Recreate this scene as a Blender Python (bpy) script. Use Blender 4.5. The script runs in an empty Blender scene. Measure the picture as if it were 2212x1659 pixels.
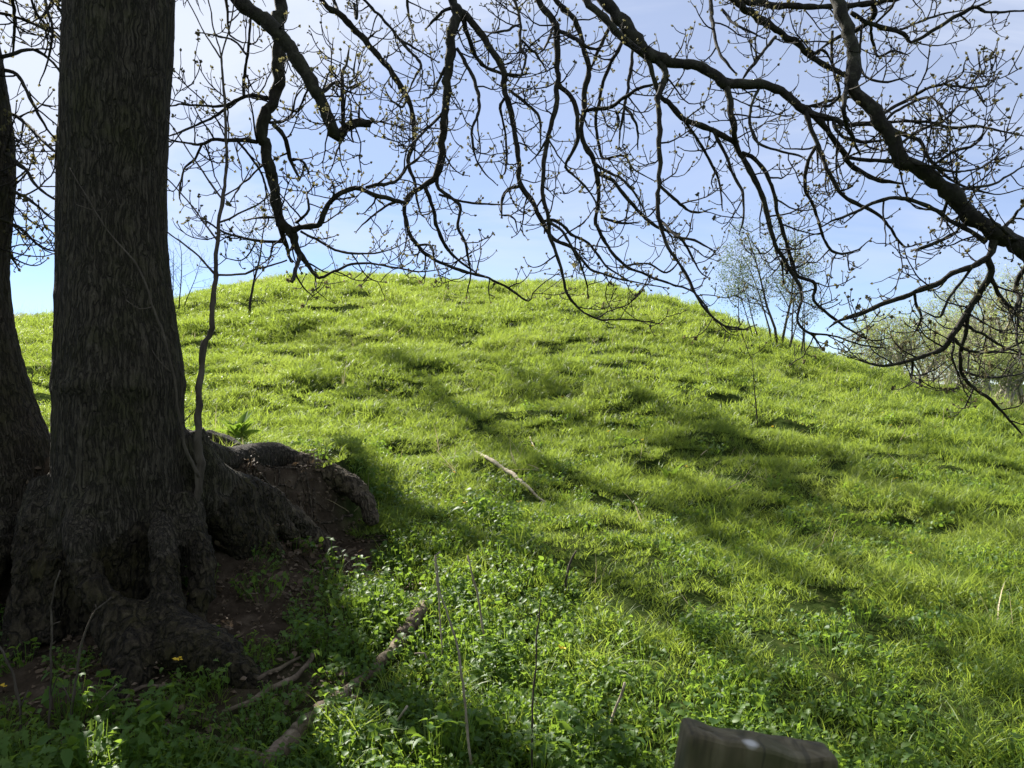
import bpy, math, random
import numpy as np
from mathutils import Vector

# ------------------------------------------------------------------ camera, sky, sun
SC = bpy.context.scene
COL = SC.collection
CZ = 1.55                      # eye height
F = 1661.0                     # focal length in the 2212 x 1659 layout grid
cam_d = bpy.data.cameras.new('camera')
cam_d.sensor_width = 36.0
cam_d.lens = 36.0 * F / 2212.0
cam_d.clip_start = 0.05
cam_d.clip_end = 6000
cam_d.dof.use_dof = True
cam_d.dof.focus_distance = 7.0
cam_d.dof.aperture_fstop = 14.0
cam = bpy.data.objects.new('camera', cam_d)
COL.objects.link(cam)
cam.location = (0, 0, CZ)
cam.rotation_euler = (math.radians(90), 0, 0)
SC.camera = cam

SUN_U = -0.80                  # the sun stands left of the view, behind the tree
SUN_EL = math.radians(37)
sun_az = math.atan2(SUN_U, 1.0)
SUNV = np.array([math.sin(sun_az) * math.cos(SUN_EL), math.cos(sun_az) * math.cos(SUN_EL), math.sin(SUN_EL)])
sun_d = bpy.data.lights.new('sun', 'SUN')
sun_d.energy = 5.0
sun_d.angle = math.radians(0.6)
sun_d.color = (1.0, 0.95, 0.86)
sun = bpy.data.objects.new('sun', sun_d)
COL.objects.link(sun)
sun.location = (-20, 25, 30)
sun.rotation_euler = Vector(SUNV).to_track_quat('Z', 'Y').to_euler()

world = bpy.data.worlds.new('World')
SC.world = world
world.use_nodes = True
wt = world.node_tree
wt.nodes.clear()
def wn(t, **k):
    n = wt.nodes.new(t)
    for a, b in k.items(): setattr(n, a, b)
    return n
sky = wn('ShaderNodeTexSky', sky_type='NISHITA', sun_disc=False)
sky.sun_elevation = SUN_EL
sky.sun_rotation = sun_az
sky.air_density = 0.85
sky.altitude = 2500
sky.dust_density = 0.1
sky.ozone_density = 1.3
tc = wn('ShaderNodeTexCoord')
sep = wn('ShaderNodeSeparateXYZ')
wt.links.new(tc.outputs['Generated'], sep.inputs[0])
zz = wn('ShaderNodeMath', operation='ADD'); zz.inputs[1].default_value = 0.22
zc_ = wn('ShaderNodeMath', operation='MAXIMUM'); zc_.inputs[1].default_value = 0.02
wt.links.new(sep.outputs[2], zc_.inputs[0]); wt.links.new(zc_.outputs[0], zz.inputs[0])
dx = wn('ShaderNodeMath', operation='DIVIDE'); dy = wn('ShaderNodeMath', operation='DIVIDE')
wt.links.new(sep.outputs[0], dx.inputs[0]); wt.links.new(zz.outputs[0], dx.inputs[1])
wt.links.new(sep.outputs[1], dy.inputs[0]); wt.links.new(zz.outputs[0], dy.inputs[1])
cmb = wn('ShaderNodeCombineXYZ')
wt.links.new(dx.outputs[0], cmb.inputs[0]); wt.links.new(dy.outputs[0], cmb.inputs[1])
mp = wn('ShaderNodeMapping'); mp.inputs['Scale'].default_value = (0.75, 1.25, 1); mp.inputs['Rotation'].default_value = (0, 0, 0.35)
mp.inputs['Location'].default_value = (3.1, 1.7, 0)
wt.links.new(cmb.outputs[0], mp.inputs[0])
nz = wn('ShaderNodeTexNoise'); nz.inputs['Scale'].default_value = 0.95; nz.inputs['Detail'].default_value = 7
nz.inputs['Roughness'].default_value = 0.55; nz.inputs['Distortion'].default_value = 0.7
wt.links.new(mp.outputs[0], nz.inputs['Vector'])
rp = wn('ShaderNodeMapRange', interpolation_type='SMOOTHSTEP')
rp.inputs['From Min'].default_value = 0.38; rp.inputs['From Max'].default_value = 0.62
rp.inputs['To Min'].default_value = 0.42; rp.inputs['To Max'].default_value = 0.95
wt.links.new(nz.outputs['Fac'], rp.inputs['Value'])
mixw = wn('ShaderNodeMix', data_type='RGBA')
mixw.inputs['B'].default_value = (5.2, 5.6, 6.5, 1)
hz = wn('ShaderNodeMapRange', interpolation_type='SMOOTHSTEP')
hz.inputs['From Min'].default_value = 0.02; hz.inputs['From Max'].default_value = 0.34; hz.inputs['To Min'].default_value = 0.22
wt.links.new(sep.outputs[2], hz.inputs['Value'])
hm = wn('ShaderNodeMath', operation='MULTIPLY')
wt.links.new(rp.outputs[0], hm.inputs[0]); wt.links.new(hz.outputs[0], hm.inputs[1])
wt.links.new(hm.outputs[0], mixw.inputs['Factor'])
tint = wn('ShaderNodeMix', data_type='RGBA', blend_type='MULTIPLY'); tint.inputs['Factor'].default_value = 1
tint.inputs['B'].default_value = (0.86, 0.93, 1.06, 1)
wt.links.new(sky.outputs[0], tint.inputs['A'])
wt.links.new(tint.outputs['Result'], mixw.inputs['A'])
bg = wn('ShaderNodeBackground'); bg.inputs['Strength'].default_value = 0.052
wt.links.new(mixw.outputs['Result'], bg.inputs['Color'])
wo = wn('ShaderNodeOutputWorld')
wt.links.new(bg.outputs[0], wo.inputs['Surface'])

SC.view_settings.view_transform = 'Standard'
SC.view_settings.look = 'None'
SC.view_settings.exposure = 1.7
SC.view_settings.gamma = 1.0
SC.view_settings.use_curve_mapping = False
SC.cycles.max_bounces = 4
SC.cycles.transmission_bounces = 4
SC.cycles.diffuse_bounces = 2
SC.cycles.caustics_reflective = False
SC.cycles.caustics_refractive = False

# ------------------------------------------------------------------ helpers
def tag(o, label=None, cat=None, group=None, kind=None):
    if label: o['label'] = label
    if cat: o['category'] = cat
    if group: o['group'] = group
    if kind: o['kind'] = kind
    return o

def empty(name, loc, label, cat, group=None):
    o = bpy.data.objects.new(name, None)
    o.empty_display_size = 0.2
    COL.objects.link(o)
    o.location = loc
    tag(o, label, cat, group)
    return o

def mesh_np(name, V, quads=None, tris=None, smooth=True):
    me = bpy.data.meshes.new(name)
    V = np.asarray(V, dtype=np.float32).reshape(-1, 3)
    nq = 0 if quads is None else len(quads)
    nt = 0 if tris is None else len(tris)
    parts = []
    if nq: parts.append(np.asarray(quads, dtype=np.int32).ravel())
    if nt: parts.append(np.asarray(tris, dtype=np.int32).ravel())
    loops = np.concatenate(parts)
    tot = np.concatenate([np.full(nq, 4, np.int32), np.full(nt, 3, np.int32)])
    start = np.concatenate([[0], np.cumsum(tot)[:-1]]).astype(np.int32)
    me.vertices.add(len(V)); me.vertices.foreach_set('co', V.ravel())
    me.loops.add(len(loops)); me.loops.foreach_set('vertex_index', loops)
    me.polygons.add(nq + nt)
    me.polygons.foreach_set('loop_start', start)
    me.polygons.foreach_set('loop_total', tot)
    me.polygons.foreach_set('use_smooth', np.full(nq + nt, smooth, dtype=bool))
    me.update(calc_edges=True)
    me.validate()
    return me

def link(name, me, mat, parent=None):
    """Vertices are given in world space; re-origin under the parent's location."""
    o = bpy.data.objects.new(name, me)
    COL.objects.link(o)
    if mat: me.materials.append(mat)
    if parent is not None:
        o.parent = parent
        q = parent; off = Vector((0, 0, 0))
        while q is not None:
            off += q.location; q = q.parent
        me.transform(__import__('mathutils').Matrix.Translation(-off))
    return o

def tubes(paths, sides=6, cap=True):
    """paths: list of (pts Nx3, radii N). One vertex/face set holding all of them."""
    by = {}
    for p, r in paths:
        by.setdefault(len(p), []).append((p, r))
    VV, QQ, TT = [], [], []
    base = 0
    ang = np.linspace(0, 2 * np.pi, sides, endpoint=False)
    ca, sa = np.cos(ang), np.sin(ang)
    for n, lst in by.items():
        P = np.array([a for a, _ in lst], dtype=float)
        R = np.array([b for _, b in lst], dtype=float)
        T = np.gradient(P, axis=1)
        T /= np.linalg.norm(T, axis=2, keepdims=True) + 1e-9
        ref = np.array([0.13, 0.97, 0.2])
        A = np.cross(T, ref); A /= np.linalg.norm(A, axis=2, keepdims=True) + 1e-6
        B = np.cross(T, A)
        ring = P[:, :, None, :] + R[:, :, None, None] * (A[:, :, None, :] * ca[None, None, :, None] + B[:, :, None, :] * sa[None, None, :, None])
        M = len(lst)
        VV.append(ring.reshape(-1, 3))
        idx = base + np.arange(M * n * sides).reshape(M, n, sides)
        a = idx[:, :-1, :]; b = idx[:, 1:, :]
        a2 = np.roll(a, -1, axis=2); b2 = np.roll(b, -1, axis=2)
        QQ.append(np.stack([a, a2, b2, b], axis=-1).reshape(-1, 4))
        base += M * n * sides
        if cap:
            VV.append(P[:, -1]); c1 = base + np.arange(M); base += M
            VV.append(P[:, 0]); c0 = base + np.arange(M); base += M
            e = idx[:, -1, :]; e2 = np.roll(e, -1, axis=1)
            TT.append(np.stack([e, e2, np.repeat(c1[:, None], sides, 1)], axis=-1).reshape(-1, 3))
            s = idx[:, 0, :]; s2 = np.roll(s, -1, axis=1)
            TT.append(np.stack([s2, s, np.repeat(c0[:, None], sides, 1)], axis=-1).reshape(-1, 3))
    return np.concatenate(VV), np.concatenate(QQ), (np.concatenate(TT) if TT else None)

def tube_mesh(name, paths, sides=6):
    V, Q, T = tubes(paths, sides)
    return mesh_np(name, V, Q, T)

def _hash(ix, iy, iz, seed):
    h = (ix.astype(np.int64) * 374761393 + iy.astype(np.int64) * 668265263 + iz.astype(np.int64) * 2147483647 + seed * 974711) & 0xffffffff
    h = ((h ^ (h >> 13)) * 1274126177) & 0xffffffff
    h = (h ^ (h >> 16)) & 0xffff
    return h / 65535.0
def noise3(x, y, z, seed=0):
    x, y, z = np.broadcast_arrays(np.asarray(x, float), np.asarray(y, float), np.asarray(z, float))
    ix, iy, iz = np.floor(x), np.floor(y), np.floor(z)
    fx, fy, fz = x - ix, y - iy, z - iz
    fx = fx * fx * (3 - 2 * fx); fy = fy * fy * (3 - 2 * fy); fz = fz * fz * (3 - 2 * fz)
    r = 0
    for i in (0, 1):
        for j in (0, 1):
            for k in (0, 1):
                w = (fx if i else 1 - fx) * (fy if j else 1 - fy) * (fz if k else 1 - fz)
                r = r + w * _hash(ix + i, iy + j, iz + k, seed)
    return r * 2 - 1
def fbm(x, y, z=0.0, seed=0, oct=3):
    s, a, t = 1.0, 1.0, 0
    for o in range(oct):
        t = t + a * noise3(np.asarray(x) * s, np.asarray(y) * s, np.asarray(z) * s, seed + o * 17)
        s *= 2.03; a *= 0.5
    return t

def sstep(a, b, v):
    t = np.clip((v - a) / (b - a), 0, 1)
    return t * t * (3 - 2 * t)

def W(px, py, Y):
    """A point at distance Y that the layout grid shows at (px, py)."""
    return np.array([(px - 1106.0) / F * Y, Y, CZ - (py - 829.5) / F * Y])

def catmull(P, step):
    P = np.asarray(P, float)
    if len(P) < 3:
        n = max(2, int(np.linalg.norm((P[1] - P[0])[:3]) / step) + 1)
        return np.array([P[0] + (P[1] - P[0]) * t for t in np.linspace(0, 1, n)])
    Q = np.vstack([2 * P[0] - P[1], P, 2 * P[-1] - P[-2]])
    out = []
    for i in range(1, len(Q) - 2):
        L = np.linalg.norm((Q[i + 1] - Q[i])[:3])
        n = max(1, int(round(L / step)))
        for k in range(n):
            t = k / n
            out.append(0.5 * (2 * Q[i] + (Q[i + 1] - Q[i - 1]) * t + (2 * Q[i - 1] - 5 * Q[i] + 4 * Q[i + 1] - Q[i + 2]) * t * t
                              + (3 * Q[i] - Q[i - 1] - 3 * Q[i + 1] + Q[i + 2]) * t ** 3))
    out.append(P[-1])
    return np.array(out)

# ------------------------------------------------------------------ materials
def mat_new(name):
    m = bpy.data.materials.new(name)
    m.use_nodes = True
    m.node_tree.nodes.clear()
    return m, m.node_tree
def nd(t, typ, **k):
    n = t.nodes.new(typ)
    for a, b in k.items(): setattr(n, a, b)
    return n

def ramp_col(t, src, stops):
    r = nd(t, 'ShaderNodeValToRGB')
    while len(r.color_ramp.elements) < len(stops): r.color_ramp.elements.new(0.5)
    for e, (p, c) in zip(r.color_ramp.elements, stops):
        e.position = p; e.color = (*c, 1)
    t.links.new(src, r.inputs[0])
    return r.outputs[0]

def bark_mat(name, c0, c1, c2, scale=(9, 9, 1.8), bump=0.6, dist=0.02, moss=None, moss_amt=0.5, rough=0.9):
    m, t = mat_new(name)
    g = nd(t, 'ShaderNodeNewGeometry')
    mpn = nd(t, 'ShaderNodeMapping'); mpn.inputs['Scale'].default_value = scale
    t.links.new(g.outputs['Position'], mpn.inputs[0])
    n1 = nd(t, 'ShaderNodeTexNoise'); n1.inputs['Scale'].default_value = 1.0; n1.inputs['Detail'].default_value = 8; n1.inputs['Roughness'].default_value = 0.65
    n1.inputs['Distortion'].default_value = 0.6
    t.links.new(mpn.outputs[0], n1.inputs['Vector'])
    col = ramp_col(t, n1.outputs['Fac'], [(0.3, c0), (0.52, c1), (0.72, c2)])
    if moss:
        n2 = nd(t, 'ShaderNodeTexNoise'); n2.inputs['Scale'].default_value = 3.2; n2.inputs['Detail'].default_value = 6; n2.inputs['Roughness'].default_value = 0.7
        t.links.new(g.outputs['Position'], n2.inputs['Vector'])
        mr = nd(t, 'ShaderNodeMapRange'); mr.inputs['From Min'].default_value = 0.48; mr.inputs['From Max'].default_value = 0.68
        mr.inputs['To Max'].default_value = moss_amt
        t.links.new(n2.outputs['Fac'], mr.inputs['Value'])
        mx = nd(t, 'ShaderNodeMix', data_type='RGBA'); mx.inputs['B'].default_value = (*moss, 1)
        t.links.new(mr.outputs[0], mx.inputs['Factor']); t.links.new(col, mx.inputs['A'])
        col = mx.outputs['Result']
    p = nd(t, 'ShaderNodeBsdfPrincipled'); p.inputs['Roughness'].default_value = rough
    p.inputs['Specular IOR Level'].default_value = 0.25
    t.links.new(col, p.inputs['Base Color'])
    b = nd(t, 'ShaderNodeBump'); b.inputs['Strength'].default_value = bump; b.inputs['Distance'].default_value = dist
    t.links.new(n1.outputs['Fac'], b.inputs['Height']); t.links.new(b.outputs[0], p.inputs['Normal'])
    o = nd(t, 'ShaderNodeOutputMaterial'); t.links.new(p.outputs[0], o.inputs[0])
    return m

def furrow_mat(name, low, mid, high, scale, moss, moss_amt, earth=None, bump=1.0, dist=0.012, crack=0.16, dark=.5):
    """Ridged bark: a stretched cell net for the furrows, noise for tone, moss patches, earth with a sunlit paleness on exposed far roots."""
    m, t = mat_new(name)
    g = nd(t, 'ShaderNodeNewGeometry')
    nw = nd(t, 'ShaderNodeTexNoise'); nw.inputs['Scale'].default_value = 7; nw.inputs['Detail'].default_value = 4
    t.links.new(g.outputs['Position'], nw.inputs['Vector'])
    wv = nd(t, 'ShaderNodeVectorMath', operation='MULTIPLY_ADD'); wv.inputs[1].default_value = (.06, .06, .10)
    t.links.new(nw.outputs['Color'], wv.inputs[0]); t.links.new(g.outputs['Position'], wv.inputs[2])
    mpn = nd(t, 'ShaderNodeMapping'); mpn.inputs['Scale'].default_value = scale
    t.links.new(wv.outputs[0], mpn.inputs[0])
    vo = nd(t, 'ShaderNodeTexNoise'); vo.inputs['Scale'].default_value = 1; vo.inputs['Detail'].default_value = 2.5; vo.inputs['Roughness'].default_value = .6
    t.links.new(mpn.outputs[0], vo.inputs['Vector'])
    sb = nd(t, 'ShaderNodeMath', operation='SUBTRACT'); sb.inputs[1].default_value = .5
    ab = nd(t, 'ShaderNodeMath', operation='ABSOLUTE')
    t.links.new(vo.outputs['Fac'], sb.inputs[0]); t.links.new(sb.outputs[0], ab.inputs[0])
    ed = nd(t, 'ShaderNodeMapRange'); ed.inputs['From Max'].default_value = crack
    t.links.new(ab.outputs[0], ed.inputs['Value'])
    n1 = nd(t, 'ShaderNodeTexNoise'); n1.inputs['Scale'].default_value = 2.4; n1.inputs['Detail'].default_value = 9; n1.inputs['Roughness'].default_value = .7
    t.links.new(mpn.outputs[0], n1.inputs['Vector'])
    col = ramp_col(t, n1.outputs['Fac'], [(.3, low), (.5, mid), (.7, high)])
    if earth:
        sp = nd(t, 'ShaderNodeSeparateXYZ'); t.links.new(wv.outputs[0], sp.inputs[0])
        mr = nd(t, 'ShaderNodeMapRange', interpolation_type='SMOOTHSTEP'); mr.inputs['From Min'].default_value = 4.75; mr.inputs['From Max'].default_value = 5.7  # paler toward the bank: earth plus sunlight put into the colour
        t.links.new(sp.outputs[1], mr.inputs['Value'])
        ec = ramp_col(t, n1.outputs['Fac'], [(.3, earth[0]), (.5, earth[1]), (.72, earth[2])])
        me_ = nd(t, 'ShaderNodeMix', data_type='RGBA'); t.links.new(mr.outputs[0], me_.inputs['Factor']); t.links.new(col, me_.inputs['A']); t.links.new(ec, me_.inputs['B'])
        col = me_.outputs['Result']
    n2 = nd(t, 'ShaderNodeTexNoise'); n2.inputs['Scale'].default_value = 3.2; n2.inputs['Detail'].default_value = 7; n2.inputs['Roughness'].default_value = .72
    t.links.new(g.outputs['Position'], n2.inputs['Vector'])
    mo = nd(t, 'ShaderNodeMapRange'); mo.inputs['From Min'].default_value = .47; mo.inputs['From Max'].default_value = .66; mo.inputs['To Max'].default_value = moss_amt
    t.links.new(n2.outputs['Fac'], mo.inputs['Value'])
    mx = nd(t, 'ShaderNodeMix', data_type='RGBA'); mx.inputs['B'].default_value = (*moss, 1)
    t.links.new(mo.outputs[0], mx.inputs['Factor']); t.links.new(col, mx.inputs['A'])
    dk = nd(t, 'ShaderNodeMapRange'); dk.inputs['To Min'].default_value = dark
    t.links.new(ed.outputs[0], dk.inputs['Value'])
    mm = nd(t, 'ShaderNodeMix', data_type='RGBA', blend_type='MULTIPLY'); mm.inputs['Factor'].default_value = 1
    t.links.new(mx.outputs['Result'], mm.inputs['A']); t.links.new(dk.outputs[0], mm.inputs['B'])
    p = nd(t, 'ShaderNodeBsdfPrincipled'); p.inputs['Roughness'].default_value = .92; p.inputs['Specular IOR Level'].default_value = .2
    t.links.new(mm.outputs['Result'], p.inputs['Base Color'])
    hs = nd(t, 'ShaderNodeMath', operation='MULTIPLY_ADD'); hs.inputs[1].default_value = .9
    t.links.new(n1.outputs['Fac'], hs.inputs[0]); t.links.new(ed.outputs[0], hs.inputs[2])
    b = nd(t, 'ShaderNodeBump'); b.inputs['Strength'].default_value = bump; b.inputs['Distance'].default_value = dist
    t.links.new(hs.outputs[0], b.inputs['Height']); t.links.new(b.outputs[0], p.inputs['Normal'])
    o = nd(t, 'ShaderNodeOutputMaterial'); t.links.new(p.outputs[0], o.inputs[0])
    return m

def leaf_mat(name, stops, trans=0.45, tcol=(0.30, 0.42, 0.04), rough=0.42, spec=0.5, patch=0.35, patch_amt=0.5):
    """Foliage: colour varies by piece and by patch of ground; light passes through."""
    m, t = mat_new(name)
    at = nd(t, 'ShaderNodeAttribute', attribute_name='rnd')
    oi = nd(t, 'ShaderNodeObjectInfo')
    g = nd(t, 'ShaderNodeNewGeometry')
    n1 = nd(t, 'ShaderNodeTexNoise'); n1.inputs['Scale'].default_value = patch; n1.inputs['Detail'].default_value = 4
    t.links.new(g.outputs['Position'], n1.inputs['Vector'])
    a1 = nd(t, 'ShaderNodeMath', operation='MULTIPLY'); a1.inputs[1].default_value = 0.30
    t.links.new(at.outputs['Fac'], a1.inputs[0])
    a2 = nd(t, 'ShaderNodeMath', operation='MULTIPLY_ADD'); a2.inputs[1].default_value = 0.25
    t.links.new(oi.outputs['Random'], a2.inputs[0]); t.links.new(a1.outputs[0], a2.inputs[2])
    mr = nd(t, 'ShaderNodeMapRange'); mr.inputs['From Min'].default_value = 0.3; mr.inputs['From Max'].default_value = 0.7
    mr.inputs['To Max'].default_value = patch_amt
    t.links.new(n1.outputs['Fac'], mr.inputs['Value'])
    a3 = nd(t, 'ShaderNodeMath', operation='ADD'); t.links.new(a2.outputs[0], a3.inputs[0]); t.links.new(mr.outputs[0], a3.inputs[1])
    col = ramp_col(t, a3.outputs[0], stops)
    p = nd(t, 'ShaderNodeBsdfPrincipled'); p.inputs['Roughness'].default_value = rough; p.inputs['Specular IOR Level'].default_value = spec
    t.links.new(col, p.inputs['Base Color'])
    tr = nd(t, 'ShaderNodeBsdfTranslucent')
    mc = nd(t, 'ShaderNodeMix', data_type='RGBA'); mc.inputs['Factor'].default_value = 0.6; mc.inputs['B'].default_value = (*tcol, 1)
    t.links.new(col, mc.inputs['A']); t.links.new(mc.outputs['Result'], tr.inputs['Color'])
    ms = nd(t, 'ShaderNodeMixShader'); ms.inputs[0].default_value = trans
    t.links.new(p.outputs[0], ms.inputs[1]); t.links.new(tr.outputs[0], ms.inputs[2])
    o = nd(t, 'ShaderNodeOutputMaterial'); t.links.new(ms.outputs[0], o.inputs[0])
    return m

M = {}
M['trunk'] = furrow_mat('trunk_bark', (0.018, 0.014, 0.009), (0.060, 0.049, 0.034), (0.120, 0.102, 0.076), (40, 40, 4.6), (0.046, 0.046, 0.014), 0.6, None, 1.0, 0.02, 0.085, .45)
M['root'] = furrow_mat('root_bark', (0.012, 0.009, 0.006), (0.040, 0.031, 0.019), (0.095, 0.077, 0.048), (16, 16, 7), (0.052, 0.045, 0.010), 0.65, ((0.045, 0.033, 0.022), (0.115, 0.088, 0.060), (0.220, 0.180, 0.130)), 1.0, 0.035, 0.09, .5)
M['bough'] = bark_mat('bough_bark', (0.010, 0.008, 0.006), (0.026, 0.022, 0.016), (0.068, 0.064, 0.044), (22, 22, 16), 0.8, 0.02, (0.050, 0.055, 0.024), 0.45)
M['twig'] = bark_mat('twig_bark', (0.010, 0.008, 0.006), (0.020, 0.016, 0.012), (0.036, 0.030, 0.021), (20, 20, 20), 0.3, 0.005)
M['sapling'] = bark_mat('sapling_bark', (0.035, 0.027, 0.020), (0.070, 0.056, 0.042), (0.12, 0.10, 0.076), (20, 20, 8), 0.5, 0.008)
M['dead'] = bark_mat('dead_wood', (0.16, 0.125, 0.085), (0.28, 0.23, 0.165), (0.42, 0.36, 0.27), (18, 18, 18), 0.6, 0.008)
M['log'] = bark_mat('log_bark', (0.05, 0.036, 0.025), (0.12, 0.090, 0.062), (0.24, 0.19, 0.135), (13, 13, 13), 0.9, 0.02, (0.07, 0.075, 0.025), 0.4)
M['pale_stick'] = bark_mat('bleached_wood', (0.16, 0.13, 0.09), (0.36, 0.31, 0.225), (0.50, 0.45, 0.34), (12, 12, 12), 0.6, 0.01)
M['hazed_bark'] = bark_mat('hazed_bark', (0.22, 0.20, 0.155), (0.30, 0.275, 0.215), (0.38, 0.35, 0.28), (2, 2, 2), 0.2, 0.02)  # distance haze put into the bark colour
M['grass'] = leaf_mat('grass_blades', [(0.05, (0.036, 0.088, 0.010)), (0.40, (0.087, 0.155, 0.019)), (0.75, (0.152, 0.214, 0.036)), (1.0, (0.235, 0.262, 0.075))],
                      0.53, (0.37, 0.465, 0.055), 0.48, 0.3, 0.45, 0.55)
M['weed'] = leaf_mat('weed_leaves', [(0.05, (0.032, 0.074, 0.016)), (0.5, (0.062, 0.124, 0.022)), (1.0, (0.125, 0.185, 0.036))], 0.46, (0.30, 0.45, 0.04), 0.5, 0.22)
M['straw'] = leaf_mat('straw', [(0.05, (0.26, 0.20, 0.11)), (0.5, (0.40, 0.33, 0.20)), (1.0, (0.52, 0.45, 0.30))], 0.25, (0.5, 0.42, 0.25), 0.6, 0.3)
M['spring_leaf'] = leaf_mat('spring_leaves', [(0.05, (0.18, 0.24, 0.07)), (0.5, (0.25, 0.31, 0.10)), (1.0, (0.33, 0.37, 0.15))], 0.45, (0.38, 0.45, 0.10), 0.5, 0.3)  # pale young green, with distance haze also put into the colour
M['bud'] = leaf_mat('bud_clusters', [(0.05, (0.02, 0.014, 0.009)), (0.4, (0.05, 0.036, 0.02)), (0.75, (0.13, 0.11, 0.05)), (1.0, (0.25, 0.23, 0.12))], 0.25, (0.45, 0.42, 0.18), 0.6, 0.2)
M['thorn_leaf'] = leaf_mat('thorn_leaves', [(0.05, (0.045, 0.075, 0.022)), (0.5, (0.075, 0.115, 0.035)), (1.0, (0.12, 0.16, 0.055))], 0.35, (0.18, 0.24, 0.06), 0.5, 0.3)
M['litter'] = leaf_mat('leaf_litter', [(0.05, (0.05, 0.034, 0.02)), (0.5, (0.10, 0.070, 0.042)), (1.0, (0.19, 0.145, 0.095))], 0.15, (0.2, 0.13, 0.07), 0.7, 0.3)
M['petal'] = leaf_mat('yellow_petals', [(0.05, (0.65, 0.42, 0.02)), (1.0, (0.75, 0.52, 0.03))], 0.3, (0.7, 0.5, 0.03), 0.4, 0.4)

def ground_mat():
    m, t = mat_new('ground_soil_and_thatch')
    at = nd(t, 'ShaderNodeAttribute', attribute_name='soil')
    g = nd(t, 'ShaderNodeNewGeometry')
    n1 = nd(t, 'ShaderNodeTexNoise'); n1.inputs['Scale'].default_value = 9; n1.inputs['Detail'].default_value = 9; n1.inputs['Roughness'].default_value = 0.7
    t.links.new(g.outputs['Position'], n1.inputs['Vector'])
    soil = ramp_col(t, n1.outputs['Fac'], [(0.30, (0.022, 0.016, 0.011)), (0.5, (0.048, 0.036, 0.025)), (0.72, (0.095, 0.074, 0.052))])
    thatch = ramp_col(t, n1.outputs['Fac'], [(0.30, (0.010, 0.017, 0.005)), (0.52, (0.026, 0.040, 0.010)), (0.72, (0.070, 0.074, 0.026))])
    mx = nd(t, 'ShaderNodeMix', data_type='RGBA')
    t.links.new(at.outputs['Fac'], mx.inputs['Factor']); t.links.new(thatch, mx.inputs['A']); t.links.new(soil, mx.inputs['B'])
    p = nd(t, 'ShaderNodeBsdfPrincipled'); p.inputs['Roughness'].default_value = 1.0; p.inputs['Specular IOR Level'].default_value = 0.0
    t.links.new(mx.outputs['Result'], p.inputs['Base Color'])
    b = nd(t, 'ShaderNodeBump'); b.inputs['Strength'].default_value = 0.9; b.inputs['Distance'].default_value = 0.03
    t.links.new(n1.outputs['Fac'], b.inputs['Height']); t.links.new(b.outputs[0], p.inputs['Normal'])
    o = nd(t, 'ShaderNodeOutputMaterial'); t.links.new(p.outputs[0], o.inputs[0])
    return m
M['ground'] = ground_mat()

# ------------------------------------------------------------------ terrain: a grassy mound
_u = np.array([-3.0, -1.6, -1.1, -0.66, -0.59, -0.44, -0.365, -0.305, -0.215, -0.125, -0.035, 0.026, 0.070, 0.147, 0.207, 0.267, 0.327, 0.388, 0.448, 0.538, 0.666, 0.85, 1.2, 3.0])
_py = np.array([860, 800, 735, 698, 688, 655, 622, 607, 592, 603, 616, 619, 607, 628, 656, 690, 725, 760, 795, 835, 905, 960, 1000, 1000.])
_D = np.array([9, 13, 17, 20, 21, 23, 24, 25, 26, 26, 26, 26, 26, 25, 24.3, 23.5, 22.8, 22, 21, 19.5, 17, 15, 12, 9.])
_ut = np.linspace(-3, 3, 1201)
_k = np.exp(-0.5 * (np.arange(-16, 17) / 4.0) ** 2); _k /= _k.sum()
def _sm(v):
    return np.convolve(np.pad(v, 16, mode='edge'), _k, mode='valid')
_Et = _sm((829.5 - np.interp(_ut, _u, _py)) / F) - 0.0035
_Dt = _sm(np.interp(_ut, _u, _D))
Y0 = 2.6
def mound(x, y):
    u = x / np.maximum(y, 3.0)
    E = np.interp(u, _ut, _Et); D = np.interp(u, _ut, _Dt)
    zc = CZ + E * D
    L = D - Y0
    s = np.clip((y - Y0) / L, 0, 1)
    h01 = 3 * s * s - 2 * s ** 3
    z = zc * h01 + 0.05 * L * (s - 2 * s * s + s ** 3) + E * L * (s ** 3 - s * s)
    dy_ = np.maximum(y - D, 0)
    back = zc + E * dy_ - 0.03 * dy_ * dy_
    zb = 0.5 * (back + 0.3 + np.sqrt((back - 0.3) ** 2 + 0.05))
    return np.where(y > D, zb - 0.02 * np.exp(-dy_), z)
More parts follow.
